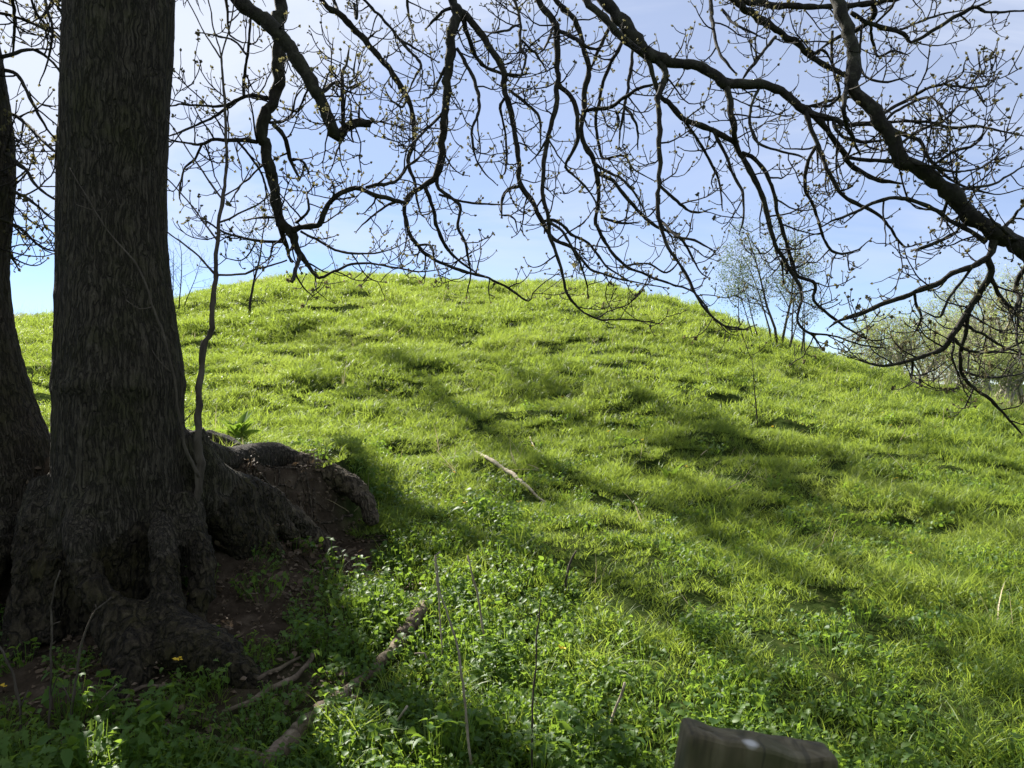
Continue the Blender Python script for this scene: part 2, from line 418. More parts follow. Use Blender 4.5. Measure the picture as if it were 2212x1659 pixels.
def terrain(x, y):
    x = np.asarray(x, float); y = np.asarray(y, float)
    z = mound(x, y)
    # earth bank behind the tree that its roots hold
    ye = 5.75 + np.clip(x + 1.3, -3, 1) * 0.95 + 0.18 * noise3(x * 2.1, y * 0.3, 0, 5)
    m = sstep(ye - 0.22, ye + 0.28, y) * (1 - sstep(-1.5, -0.95, x)) * sstep(-9, -5, x)
    bank = 0.50 + 0.42 * m + 0.05 * noise3(x * 1.7, y * 1.7, 0, 9)
    z = np.where(m > 0, z + m * np.maximum(bank - z, 0), z)
    # small scarp in the foreground
    m2 = np.exp(-(((x + 0.62) / 0.28) ** 2 + ((y - 4.95) / 0.2) ** 2))
    z = z - 0.13 * m2
    near = sstep(2.5, 6.0, y) * (1 - sstep(60, 90, y))
    z = z + near * (0.075 * fbm(x * 1.5, y * 1.5, 0, 3, 3) + 0.07 * noise3(x * 0.42, y * 0.42, 0, 8))
    up = sstep(6.0, 11.0, y) * (1 - sstep(40, 60, y))
    rg = 1 - np.abs(noise3(x * 0.75 + 0.3 * noise3(x, y, 0, 12), y * 1.35, 0, 13))
    z = z + up * (0.21 * (rg - 0.5) + 0.05 * noise3(x * 2.4, y * 3.2, 0, 14)) * (0.65 + 0.5 * sstep(-2, 6, x))
    z = z + 0.26 * np.exp(-((x + 2.25) / 1.0) ** 2 - ((y - 4.6) / 0.8) ** 2) + 0.34 * np.exp(-((x + 1.80) / 0.36) ** 2 - ((y - 4.95) / 0.42) ** 2)
    z = z + (1 - near) * 0.02 * fbm(x * 2.2, y * 2.2, 0, 4, 2)
    return z

def axis(segs):
    out = []
    for a, b, st in segs:
        n = int(round((b - a) / st)); out += list(np.linspace(a, b, n, endpoint=False))
    return out
xs = np.array(axis([(-2500, -300, 400), (-300, -60, 30), (-60, -24, 3), (-24, -7, .35), (-7, 7, .075), (7, 24, .3), (24, 60, 3), (60, 300, 30), (300, 2500, 400)]) + [2500])
ys = np.array(axis([(-2500, -300, 400), (-300, -40, 30), (-40, -4, 2), (-4, 2.4, .3), (2.4, 9, .06), (9, 16, .10), (16, 34, .18), (34, 80, 2.5), (80, 400, 30), (400, 3000, 300)]) + [3000])
XX, YY = np.meshgrid(xs, ys)
ZZ = terrain(XX, YY)
nx, ny = len(xs), len(ys)
idx = np.arange(nx * ny).reshape(ny, nx)
gq = np.stack([idx[:-1, :-1], idx[:-1, 1:], idx[1:, 1:], idx[1:, :-1]], -1).reshape(-1, 4)

def to_px(x, y, z):
    yy = np.maximum(y, 0.3)
    return 1106 + x / yy * F, 829.5 - (z - CZ) / yy * F

def soil_mask(x, y):
    """Trodden bare earth round the roots and on the scarp."""
    n = 0.35 * fbm(x * 2.5, y * 2.5, 0, 21, 3)
    d = np.sqrt(((x + 2.15) / 1.15) ** 2 + ((y - 4.5) / 1.0) ** 2)
    a = 1 - sstep(0.85, 1.3, d + n * 0.5)
    d2 = np.sqrt(((x + 1.62) / 0.66) ** 2 + ((y - 5.3) / 0.80) ** 2)
    b = 1 - sstep(0.75, 1.2, d2 + n * 0.6)
    d3 = np.sqrt(((x + 0.66) / 0.30) ** 2 + ((y - 4.92) / 0.22) ** 2)
    c = 1 - sstep(0.6, 1.1, d3 + n * 0.4)
    d4 = np.sqrt(((x + 1.75) / 1.0) ** 2 + ((y - 3.75) / 0.6) ** 2)
    e = (1 - sstep(0.6, 1.2, d4 + n)) * 0.85
    return np.clip(np.maximum(np.maximum(a, b), np.maximum(c, e)), 0, 1)

gme = mesh_np('ground', np.stack([XX, YY, ZZ], -1).reshape(-1, 3), gq)
sa_ = gme.attributes.new('soil', 'FLOAT', 'POINT')
sa_.data.foreach_set('value', soil_mask(XX, YY).astype(np.float32).ravel())
ground = link('ground', gme, M['ground'])
tag(ground, kind='structure')

def gz(x, y):
    return float(terrain(np.array([x]), np.array([y]))[0])
_ym = np.concatenate([np.arange(2.2, 12, 0.02), np.arange(12, 40, 0.05)])
def ground_hit(px, py):
    x = (px - 1106.0) / F * _ym
    zr = CZ - (py - 829.5) / F * _ym
    below = np.nonzero(terrain(x, _ym) >= zr)[0]
    i = below[0] if len(below) else np.argmin(np.abs(terrain(x, _ym) - zr))
    return np.array([x[i], _ym[i], gz(x[i], _ym[i])])

# ------------------------------------------------------------------ the big twin-stemmed tree
TREE_Y = 4.4
TB = np.array([-2.25, TREE_Y, 0.1])
tree = empty('mature_tree', TB, 'massive twin-stemmed tree with dark ridged bark and sprawling mossy roots', 'tree')

def px_path(pts, step=0.06):
    """(px, py, Y, radius in metres)"""
    A = np.array([np.append(W(a, b, c), r) for a, b, c, r in pts])
    C = catmull(A, step)
    return C[:, :3], np.maximum(C[:, 3], 0.004)
def px_path_w(pts, Y, step=0.06):
    return px_path([(a, b, Y, w * 0.5 / F * Y) for a, b, w in pts], step)

stem1 = px_path_w([(275, -1900, 120), (270, -1200, 165), (264, -500, 206), (260, 0, 217), (250, 200, 218), (240, 400, 216), (245, 600, 222), (257, 780, 248),
                   (259, 835, 262), (260, 870, 256), (262, 1000, 272), (260, 1090, 286), (258, 1200, 290), (250, 1330, 290), (250, 1460, 280)], TREE_Y)
stem2 = px_path_w([(-380, -1900, 70), (-260, -1100, 110), (-165, -300, 145), (-108, 0, 160), (-74, 300, 176), (-82, 550, 176), (-76, 690, 190), (-60, 830, 218), (-38, 930, 236),
                   (-20, 1010, 262), (-5, 1110, 280), (5, 1250, 290), (5, 1420, 290)], 4.65)
roots = [
    [(345, 1110, 4.22, .09), (354, 1190, 4.05, .085), (355, 1290, 3.96, .090), (335, 1345, 3.90, .11), (295, 1425, 3.76, .12), (275, 1540, 3.58, .11)],
    [(395, 1070, 4.35, .10), (424, 1175, 4.22, .075), (436, 1270, 4.14, .078), (428, 1310, 4.10, .06), (425, 1370, 4.06, .065)],
    [(205, 1080, 4.12, .10), (176, 1170, 3.99, .068), (186, 1240, 3.93, .075), (235, 1305, 3.88, .085), (305, 1335, 3.87, .09)],
    [(110, 1050, 4.35, .14), (70, 1180, 4.12, .11), (52, 1320, 4.0, .10), (30, 1450, 3.86, .10)],
    [(135, 1150, 4.15, .09), (112, 1270, 4.02, .07), (104, 1390, 3.95, .06)],
    [(10, 1130, 4.35, .15), (-40, 1260, 4.1, .13), (-90, 1420, 3.9, .12)],
    [(300, 1360, 3.95, .14), (400, 1395, 3.84, .14), (490, 1440, 3.76, .11), (575, 1490, 3.72, .05)],
    [(235, 1330, 3.9, .12), (262, 1430, 3.76, .10), (215, 1560, 3.55, .06)],
    [(395, 940, 4.5, .13), (438, 1015, 4.55, .13), (503, 1062, 4.75, .125), (568, 1082, 5.0, .11), (630, 1120, 5.3, .08), (682, 1168, 5.55, .045), (730, 1205, 5.6, .03)],
    [(415, 1040, 4.5, .15), (478, 1120, 4.68, .13), (526, 1185, 4.78, .11), (528, 1250, 4.80, .07), (522, 1280, 4.8, .05)],
    [(470, 1070, 4.7, .13), (548, 1140, 4.86, .12), (584, 1205, 4.92, .085), (592, 1262, 4.92, .05)],
    [(560, 1085, 5.0, .09), (620, 1150, 5.1, .07), (648, 1200, 5.2, .04), (655, 1240, 5.2, .03)],
    [(395, 960, 4.8, .10), (470, 1000, 5.3, .11), (545, 990, 5.7, .10), (600, 985, 5.95, .10), (660, 1005, 6.0, .085), (715, 1028, 6.0, .085), (760, 1050, 5.95, .085), (790, 1085, 5.85, .06), (805, 1130, 5.8, .03)],
    [(440, 985, 5.3, .10), (520, 1035, 5.5, .09), (575, 1075, 5.55, .07), (610, 1110, 5.55, .05)],
    [(640, 1250, 5.0, .022), (648, 1262, 4.95, .028), (625, 1285, 4.85, .02), (610, 1290, 4.8, .012)],
    [(440, 950, 6.3, .10), (500, 972, 6.3, .09), (520, 985, 6.2, .05)],
]
rpaths = [px_path(r) for r in roots]
tv, tq, tt = tubes([stem1, stem2] + rpaths, 20)
tmp = bpy.data.objects.new('tmp', mesh_np('tmp', tv, tq, tt)); COL.objects.link(tmp)
rm = tmp.modifiers.new('r', 'REMESH'); rm.mode = 'VOXEL'; rm.voxel_size = 0.016
smo = tmp.modifiers.new('s', 'SMOOTH'); smo.iterations = 6; smo.factor = 0.6
dg = bpy.context.evaluated_depsgraph_get()
rme = bpy.data.meshes.new_from_object(tmp.evaluated_get(dg))
bpy.data.objects.remove(tmp)
nv = len(rme.vertices)
co = np.empty(nv * 3, np.float32); rme.vertices.foreach_get('co', co); co = co.reshape(-1, 3).astype(float)
no = np.empty(nv * 3, np.float32); rme.vertices.foreach_get('normal', no); no = no.reshape(-1, 3).astype(float)
x, y, z = co.T
rootness = 1 - sstep(0.75, 1.35, z)
wob = 0.25 * noise3(x * 3, y * 3, z * 1.5, 61)
ridge = 1 - np.abs(noise3((x + wob * .1) * 26, (y + wob * .1) * 26, z * 4.2, 31))
ridge2 = 1 - np.abs(noise3(x * 48, y * 48, z * 11, 33))
dis = (1 - rootness * 0.75) * (0.011 * (ridge - 0.6) + 0.006 * (ridge2 - .6))
dis += rootness * (0.018 * fbm(x * 7, y * 7, z * 8, 41, 3) + 0.014 * (np.abs(noise3(x * 22, y * 22, z * 30, 43)) - .4) + 0.008 * noise3(x*45,y*45,z*60,44) + 0.05 * noise3(x * 3.1, y * 3.1, z * 2.6, 45))
dis += (1 - rootness) * 0.02 * noise3(x * 2.2, y * 2.2, z * 1.1, 47)
gzr = np.abs(z - 1.535 - 0.03 * noise3(x * 4, y * 4, 0, 49))
dis += 0.010 * np.exp(-(gzr / 0.035) ** 2) * (y < 5) * (.4 + noise3(x * 6, y * 6, 0, 50))
co = co + no * dis[:, None]
rme.vertices.foreach_set('co', co.astype(np.float32).ravel()); rme.update()
nl = len(rme.polygons)
cen = np.empty(nl * 3, np.float32); rme.polygons.foreach_get('center', cen); cen = cen.reshape(-1, 3)
lt = np.empty(nl, np.int32); rme.polygons.foreach_get('loop_total', lt)
lv = np.empty(len(rme.loops), np.int32); rme.loops.foreach_get('vertex_index', lv)
rme.vertices.foreach_get('normal', (nb := np.empty(nv * 3, np.float32))); nb = nb.reshape(-1, 3)
ls = np.concatenate([[0], np.cumsum(lt)[:-1]])
wav = 0.10 * noise3(cen[:, 0] * 5, cen[:, 1] * 5, cen[:, 2] * 5, 71)
isroot = cen[:, 2] + wav < 0.72 + 0.38 * sstep(0.45, 0.75, np.abs(cen[:, 0] + 2.27 + 0.30 * (cen[:, 0] < -2.7)))
isst2 = (~isroot) & (cen[:, 0] < -2.72 - 0.02 * cen[:, 2])
def split(sel, name, mat):
    f = np.nonzero(sel & (lt == 4))[0]
    q = lv[ls[f][:, None] + np.arange(4)[None]]
    used, inv = np.unique(q, return_inverse=True)
    me = mesh_np(name, co[used], inv.reshape(-1, 4))
    me.normals_split_custom_set_from_vertices([tuple(v) for v in nb[used]])
    return link(name, me, mat, tree)
split(~isroot & ~isst2, 'trunk', M['trunk'])
split(isst2, 'stem', M['trunk'])
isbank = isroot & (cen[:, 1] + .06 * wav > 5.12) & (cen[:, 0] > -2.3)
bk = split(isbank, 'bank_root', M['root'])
tag(bk, 'earth-covered root, coloured paler as if sunlit, lying along the top of the bank')
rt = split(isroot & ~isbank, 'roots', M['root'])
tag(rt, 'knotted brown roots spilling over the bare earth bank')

rr_ = random.Random(3)
rl = []
for k in range(46):
    if k < 32: x0, y0 = rr_.uniform(-2.1, -1.1), rr_.uniform(5.3, 6.0)
    else: x0, y0 = rr_.uniform(-2.6, -1.6), rr_.uniform(4.0, 4.7)
    a = rr_.gauss(-1.4, .6); st = .045; pp = []
    for j in range(12):
        pp.append((x0, y0)); a += rr_.gauss(0, .35); x0 += st * math.cos(a); y0 += st * math.sin(a)
    pp = np.array(pp); zz_ = terrain(pp[:, 0], pp[:, 1]) + .004 + .012 * np.sin(np.linspace(0, 3.1, 12)) * rr_.random()
    r0 = rr_.uniform(.004, .012)
    rl.append((np.column_stack([pp, zz_]), np.linspace(r0, r0 * .4, 12)))
link('rootlets', tube_mesh('rootlets', rl, 5), M['root'], tree)['kind'] = 'stuff'

# ------------------------------------------------------------------ boughs traced from the tree's outline
# each family: distance in metres, list of [ (px, py, width px), ... ]; a branch that starts on another one shares its distance
FAM_LEFT = [
    (4.9, 'broken', [
        [(400, -160, 34), (505, -8, 30), (573, 43, 32), (617, 97, 31), (663, 163, 29), (693, 213, 28), (710, 260, 26), (722, 288, 27), (733, 293, 25), (748, 279, 20), (770, 267, 19), (801, 268, 16)],
        [(742, 280, 9), (741, 210, 8), (739, 160, 7), (748, 140, 6), (754, 104, 5)],
        [(748, 190, 5), (770, 185, 5), (764, 150, 4), (772, 105, 3)],
        [(775, 262, 6), (776, 228, 4)],
        [(795, 268, 9), (803, 262, 7), (806, 256, 3)], [(728, 290, 12), (736, 298, 10), (742, 301, 5)], [(760, 268, 8), (757, 258, 6), (758, 250, 3)],
        [(690, 205, 9), (720, 180, 8), (745, 185, 6)],
    ]),
    (5.3, 'left hanging', [
        [(560, -220, 30), (603, -8, 30), (600, 60, 28), (602, 130, 27), (598, 190, 26), (580, 240, 25), (567, 285, 26), (575, 330, 25), (588, 380, 23), (597, 430, 22), (606, 480, 22), (628, 503, 22), (640, 530, 15), (650, 553, 14), (660, 565, 10), (690, 601, 8), (712, 590, 6), (760, 572, 6), (800, 570, 5), (850, 577, 5), (905, 587, 4), (960, 580, 3)],
        [(648, 550, 10), (640, 580, 9), (631, 606, 8), (626, 604, 5)],
        [(606, 490, 13), (618, 530, 9), (628, 565, 6)],
        [(628, 500, 15), (658, 491, 13), (690, 485, 12), (700, 462, 12), (716, 432, 11), (745, 412, 11), (780, 408, 10), (820, 424, 9), (850, 432, 9), (876, 438, 8)],
        [(790, 405, 8), (830, 397, 8), (855, 392, 7), (880, 360, 6), (905, 340, 5), (935, 300, 4)],
        [(640, 480, 7), (655, 470, 6), (667, 452, 5), (664, 420, 4), (680, 400, 3)],
        [(578, 212, 10), (540, 208, 8), (518, 215, 7), (490, 226, 6), (450, 229, 5), (400, 226, 5), (352, 228, 4)],
        [(520, 213, 7), (490, 232, 6), (470, 248, 6), (440, 262, 5), (395, 283, 5), (348, 300, 3)],
        [(527, 208, 7), (528, 160, 6), (533, 118, 6), (540, 60, 5), (545, 10, 4)],
        [(532, 118, 5), (505, 88, 4), (470, 78, 4), (430, 70, 3)],
        [(556, 307, 9), (520, 303, 9), (490, 301, 8), (462, 300, 7), (434, 312, 6), (395, 308, 5), (346, 303, 4)],
        [(436, 312, 5), (420, 345, 5), (400, 362, 4), (388, 410, 4), (392, 440, 3)],
        [(512, 303, 6), (530, 325, 5), (560, 365, 5), (575, 410, 4), (570, 450, 3)],
        [(590, 268, 11), (612, 295, 10), (627, 340, 9), (645, 381, 7)],
        [(630, 345, 7), (652, 347, 6), (662, 360, 5), (668, 378, 4)],
        [(583, 265, 6), (610, 262, 6), (632, 245, 5), (640, 210, 4), (655, 190, 3)],
        [(600, 470, 6), (565, 470, 5), (530, 476, 4)],
        [(612, 522, 6), (570, 522, 6), (520, 512, 5), (480, 500, 5), (440, 473, 4)],
        [(650, 500, 5), (690, 520, 5), (740, 545, 5), (790, 548, 4), (840, 540, 3), (880, 520, 2)],
        [(716, 440, 5), (720, 400, 4), (690, 370, 3)],
        [(575, 350, 5), (545, 380, 4), (520, 400, 4), (495, 440, 3)],
    ]),
    (4.75, 'leftmost', [
        [(-30, 130, 10), (22, 118, 8), (70, 106, 7), (110, 130, 6), (150, 190, 4)],
        [(-20, 150, 9), (28, 155, 8), (55, 190, 7), (80, 245, 6), (120, 300, 5), (150, 330, 4)],
        [(-30, 240, 9), (20, 246, 8), (60, 272, 7), (100, 312, 6), (150, 352, 4)],
        [(-30, 310, 9), (18, 334, 8), (50, 362, 7), (90, 412, 6), (150, 446, 4)],
        [(-30, 360, 8), (20, 380, 8), (28, 410, 7), (60, 430, 6), (110, 470, 5), (150, 500, 3)],
        [(-30, 460, 7), (20, 482, 7), (50, 498, 6), (90, 535, 5), (140, 548, 3)],
        [(-20, 530, 6), (15, 540, 6), (30, 560, 5), (38, 578, 4)],
        [(35, -60, 8), (28, 0, 7), (32, 60, 6), (28, 118, 6)],
        [(95, -60, 7), (100, 10, 6), (113, 70, 5), (104, 130, 4), (85, 180, 3)],
        [(-30, 20, 7), (20, 32, 6), (70, 52, 6), (115, 72, 5), (150, 120, 3)],
        [(60, -40, 5), (80, 30, 5), (140, 90, 4), (150, 100, 3)],
        [(135, -30, 7), (128, 20, 6), (150, 40, 5)],
        [(120, 505, 5), (122, 540, 5), (136, 560, 4)],
    ]),
]
FAM_TOP = [
    (6.0, 'double', [
        [(940, -180, 22), (978, -8, 19), (986, 28, 24), (976, 80, 20), (970, 140, 19), (965, 200, 18), (961, 260, 17), (955, 320, 16), (944, 376, 15), (915, 400, 11), (876, 436, 10), (884, 500, 8), (902, 530, 8), (935, 560, 7), (990, 582, 7), (1040, 596, 6), (1090, 618, 6), (1141, 651, 5), (1150, 634, 3), (1175, 610, 3), (1210, 588, 2)],
        [(944, 376, 9), (948, 408, 8), (985, 436, 7), (995, 455, 7), (990, 490, 6), (1004, 520, 6), (1012, 560, 5), (1016, 600, 4), (1008, 640, 3)],
        [(917, 402, 9), (934, 443, 8), (944, 493, 8), (964, 533, 7), (990, 562, 6), (1030, 590, 5)],
        [(986, 20, 16), (1030, 58, 15), (1065, 110, 14), (1085, 148, 14), (1093, 200, 13), (1104, 258, 12), (1116, 318, 11), (1120, 370, 11), (1127, 404, 11), (1152, 440, 11), (1172, 478, 10), (1195, 515, 8), (1235, 535, 7), (1275, 580, 6), (1330, 600, 5), (1380, 612, 4), (1440, 622, 3)],
        [(1172, 478, 7), (1205, 478, 7), (1235, 505, 6), (1270, 525, 6), (1310, 575, 5), (1360, 607, 4)],
        [(1124, 402, 7), (1098, 410, 7), (1084, 436, 6), (1084, 468, 5)],
        [(1086, 465, 4), (1110, 470, 4), (1118, 500, 3)],
        [(987, 105, 8), (1020, 165, 8), (1034, 207, 7), (1034, 240, 6), (1020, 273, 6), (1021, 317, 5), (1037, 360, 4), (1072, 398, 3)],
        [(1000, 40, 10), (1014, 83, 9), (1030, 125, 8), (1062, 152, 8), (1110, 165, 6)],
        [(1088, 160, 7), (1118, 163, 6), (1140, 160, 4)],
        [(1100, 195, 6), (1147, 233, 6), (1167, 263, 5), (1168, 312, 4)],
        [(1090, 212, 6), (1080, 236, 6), (1090, 277, 5), (1094, 317, 5), (1092, 368, 4), (1084, 380, 3)],
        [(962, 145, 7), (945, 180, 6), (932, 205, 5), (915, 215, 3)],
        [(960, 240, 7), (925, 275, 6), (900, 300, 6), (870, 330, 4)],
        [(948, 420, 5), (1000, 437, 5), (1060, 442, 4), (1110, 440, 2)],
        [(876, 436, 6), (840, 440, 5), (800, 470, 4), (770, 500, 3)],
        [(897, 530, 5), (930, 530, 5), (940, 570, 4), (955, 610, 3)],
        [(982, 15, 8), (955, 25, 7), (935, 45, 6), (920, 62, 4)],
    ]),
    (6.5, 'crooked', [
        [(640, -90, 12), (700, 5, 11), (737, 33, 13), (787, 87, 13), (837, 143, 12), (870, 193, 12), (886, 227, 11), (891, 267, 10), (895, 310, 10), (881, 337, 9), (884, 360, 8), (897, 400, 7), (900, 430, 6), (912, 465, 5), (918, 470, 4)],
        [(755, -40, 7), (787, 0, 6), (824, 37, 6), (864, 87, 6), (907, 137, 6), (895, 170, 5), (880, 203, 4)],
        [(864, 87, 5), (905, 110, 4), (944, 133, 3)],
        [(880, 205, 5), (870, 230, 5), (845, 215, 4), (833, 195, 3)],
        [(730, 30, 7), (722, 0, 6), (715, -60, 6)],
        [(765, 8, 6), (770, 40, 5), (770, -40, 5)],
        [(880, -20, 6), (882, 30, 5), (890, 60, 4), (898, 85, 3)],
        [(787, 90, 5), (805, 75, 4), (826, 60, 3)],
    ]),
    (5.7, 'long middle', [
        [(1110, -160, 16), (1160, -8, 13), (1197, 48, 15), (1204, 100, 13), (1204, 183, 12), (1201, 233, 11), (1184, 290, 10), (1174, 367, 9), (1172, 417, 9), (1185, 475, 8), (1190, 520, 8), (1215, 590, 6), (1228, 640, 6), (1262, 675, 5), (1300, 690, 5), (1360, 690, 4), (1425, 700, 3)],
        [(1204, 183, 10), (1235, 210, 10), (1249, 245, 9), (1248, 285, 8), (1243, 312, 7), (1223, 350, 6), (1228, 370, 5), (1262, 402, 5), (1290, 440, 4), (1298, 462, 3)],
        [(1204, 66, 9), (1245, 85, 8), (1262, 100, 7), (1297, 110, 6)],
        [(1107, -20, 7), (1118, 20, 7), (1124, 60, 7), (1124, 105, 6), (1137, 123, 6), (1127, 160, 5), (1104, 197, 4)],
        [(1124, 85, 5), (1155, 115, 5), (1178, 148, 4)],
        [(1124, 52, 5), (1090, 67, 5), (1062, 70, 4), (1035, 66, 3)],
        [(1196, 50, 6), (1185, 90, 5), (1165, 115, 4)],
        [(1186, 480, 6), (1215, 500, 6), (1240, 545, 5), (1265, 600, 4), (1270, 640, 3)],
        [(1182, 300, 5), (1165, 330, 4), (1145, 350, 3)],
    ]),
    (6.2, 'knotted', [
        [(1130, -110, 13), (1194, -5, 12), (1235, 35, 12), (1252, 65, 12), (1260, 105, 12), (1270, 145, 12), (1262, 215, 11), (1257, 285, 11), (1263, 311, 11), (1283, 350, 10), (1291, 383, 10), (1293, 433, 9), (1288, 483, 8), (1312, 533, 7), (1350, 572, 6), (1385, 590, 6), (1440, 610, 5), (1500, 632, 5), (1545, 690, 5), (1590, 712, 4), (1630, 703, 3)],
        [(1290, 374, 8), (1322, 390, 8), (1356, 432, 7), (1388, 466, 7), (1420, 490, 7), (1462, 508, 6), (1490, 545, 5), (1510, 585, 4), (1530, 600, 3)],
        [(1284, 353, 6), (1320, 375, 6), (1350, 392, 5), (1385, 440, 4), (1400, 480, 3)],
        [(1257, 240, 8), (1320, 230, 8), (1370, 197, 7), (1420, 181, 6)],
        [(1344, 90, 8), (1312, 155, 8), (1297, 207, 7), (1287, 267, 7), (1295, 318, 6), (1304, 343, 6), (1347, 337, 5), (1370, 367, 4), (1412, 390, 3)],
        [(1316, 60, 8), (1292, 108, 7), (1278, 145, 6)],
        [(1367, 103, 7), (1360, 167, 7), (1344, 253, 6), (1337, 317, 4)],
        [(1350, 233, 6), (1374, 265, 6), (1378, 320, 4)],
        [(1300, 470, 6), (1345, 482, 5), (1378, 480, 4)],
        [(1345, 575, 5), (1400, 570, 4), (1440, 590, 4), (1470, 560, 3)],
        [(1330, 240, 5), (1337, 265, 4), (1322, 300, 3)],
    ]),
    (5.4, 'great right', [
        [(1190, -190, 34), (1304, -2, 28), (1354, 57, 29), (1397, 113, 28), (1440, 130, 22), (1475, 138, 21), (1520, 152, 21), (1568, 180, 22), (1640, 183, 19), (1695, 203, 18), (1735, 232, 18), (1760, 248, 16), (1800, 258, 12), (1832, 270, 11), (1888, 270, 10), (1940, 288, 9), (1985, 305, 8), (2010, 345, 8), (2050, 385, 7), (2100, 410, 6), (2160, 420, 4), (2205, 408, 3)],
        [(1210, -90, 16), (1267, -2, 15), (1320, 57, 15), (1362, 96, 14), (1390, 115, 10)],
        [(1405, 122, 15), (1428, 136, 15), (1438, 158, 14), (1432, 185, 13), (1421, 205, 13), (1424, 240, 12), (1424, 300, 11), (1425, 350, 10), (1422, 400, 10), (1420, 460, 9), (1430, 500, 8), (1449, 545, 7), (1480, 588, 6), (1505, 640, 6), (1540, 685, 6), (1570, 705, 5), (1610, 712, 4)],
        [(1397, 120, 11), (1412, 165, 10), (1424, 205, 10), (1445, 225, 12), (1475, 254, 12), (1541, 283, 12), (1586, 310, 12), (1601, 333, 12), (1625, 377, 12), (1645, 420, 11), (1658, 467, 10), (1675, 527, 9), (1691, 556, 8), (1712, 590, 8), (1728, 620, 7), (1731, 650, 6), (1722, 695, 6), (1751, 720, 6), (1808, 727, 5), (1858, 745, 5), (1915, 752, 4)],
        [(1570, 180, 14), (1578, 227, 14), (1586, 283, 13), (1594, 325, 12)],
        [(1602, 330, 9), (1632, 345, 9), (1655, 375, 9), (1673, 420, 8), (1681, 467, 8), (1695, 513, 8), (1720, 590, 8), (1762, 615, 7), (1758, 650, 6), (1800, 688, 6), (1840, 715, 5), (1880, 735, 4), (1920, 730, 3)],
        [(1738, 235, 12), (1752, 275, 11), (1765, 307, 11), (1778, 345, 10), (1790, 372, 9), (1812, 412, 9), (1850, 440, 8), (1890, 460, 7), (1915, 480, 6), (1941, 520, 6), (1955, 533, 5), (1985, 528, 3)],
        [(1762, 316, 8), (1742, 360, 8), (1741, 413, 7), (1758, 450, 7), (1781, 517, 6), (1808, 547, 6), (1850, 540, 4), (1880, 518, 3)],
        [(1758, 250, 14), (1791, 290, 12), (1818, 327, 12), (1830, 345, 11), (1855, 370, 10), (1908, 392, 9), (1953, 397, 6)],
        [(1822, 338, 8), (1870, 348, 8), (1938, 350, 8), (1970, 365, 6)],
        [(1800, 262, 8), (1815, 290, 8), (1858, 306, 8), (1901, 304, 7)],
        [(1425, 475, 6), (1462, 510, 6), (1500, 520, 5), (1540, 540, 4)],
        [(1424, 400, 6), (1470, 440, 6), (1500, 460, 5), (1540, 450, 3)],
        [(1475, 255, 7), (1505, 300, 6), (1535, 350, 6), (1555, 400, 5), (1560, 450, 4)],
        [(1541, 283, 7), (1565, 330, 7), (1590, 390, 6), (1605, 420, 6), (1607, 470, 5), (1598, 500, 4)],
        [(1640, 190, 6), (1620, 245, 6), (1630, 300, 5), (1665, 322, 5), (1725, 335, 5), (1740, 345, 4)],
        [(1700, 590, 6), (1690, 560, 5), (1692, 610, 5)],
        [(1498, 630, 5), (1475, 583, 5), (1460, 555, 4)],
        [(1751, 720, 6), (1775, 752, 4)],
        [(1888, 272, 7), (1930, 262, 6), (1990, 262, 6), (2058, 277, 6), (2108, 273, 6), (2158, 281, 5), (2212, 294, 4)],
    ]),
    (5.9, 'top right', [
        [(1520, -110, 17), (1585, -2, 15), (1625, 30, 16), (1675, 63, 15), (1715, 90, 14), (1751, 117, 13), (1791, 147, 11), (1828, 165, 8)],
        [(1540, -60, 13), (1600, -3, 12), (1640, 5, 13), (1708, 13, 13), (1808, 14, 12), (1875, 7, 11), (1945, -5, 9), (1990, -40, 8)],
        [(1535, -30, 8), (1535, 15, 8), (1541, 60, 7), (1555, 117, 7), (1588, 157, 6)],
        [(1675, 80, 7), (1650, 110, 7), (1625, 143, 7), (1605, 170, 6)],
        [(1838, 27, 9), (1881, 53, 10), (1941, 67, 9), (1958, 80, 8), (1968, 93, 7), (2005, 72, 8), (2041, 50, 8), (2101, 17, 8), (2141, 27, 7), (2215, 23, 6)],
        [(1888, -60, 11), (1886, 0, 11), (1888, 33, 11), (1872, 50, 10), (1840, 70, 9), (1810, 82, 8), (1771, 107, 5)],
        [(1798, 67, 6), (1798, 143, 6), (1815, 200, 6), (1798, 224, 7), (1772, 231, 7), (1740, 228, 6)],
        [(1861, 60, 5), (1858, 140, 5), (1878, 170, 5), (1918, 177, 5), (1968, 163, 3)],
        [(1881, 55, 6), (1885, 90, 6), (1898, 122, 5), (1930, 110, 5), (1960, 118, 4)],
        [(1941, 66, 5), (1980, 50, 5), (2030, 33, 4), (2080, 22, 3)],
        [(1890, 52, 5), (1925, 15, 5), (1940, -20, 5)],
        [(1560, 20, 6), (1580, 45, 6), (1600, 58, 5), (1648, 82, 4)],
        [(1755, 118, 6), (1780, 108, 6), (1792, 126, 5)],
        [(2100, 18, 5), (2130, 5, 4), (2165, -15, 4)],
        [(1748, 230, 6), (1830, 208, 6), (1860, 215, 5)],
    ]),
]
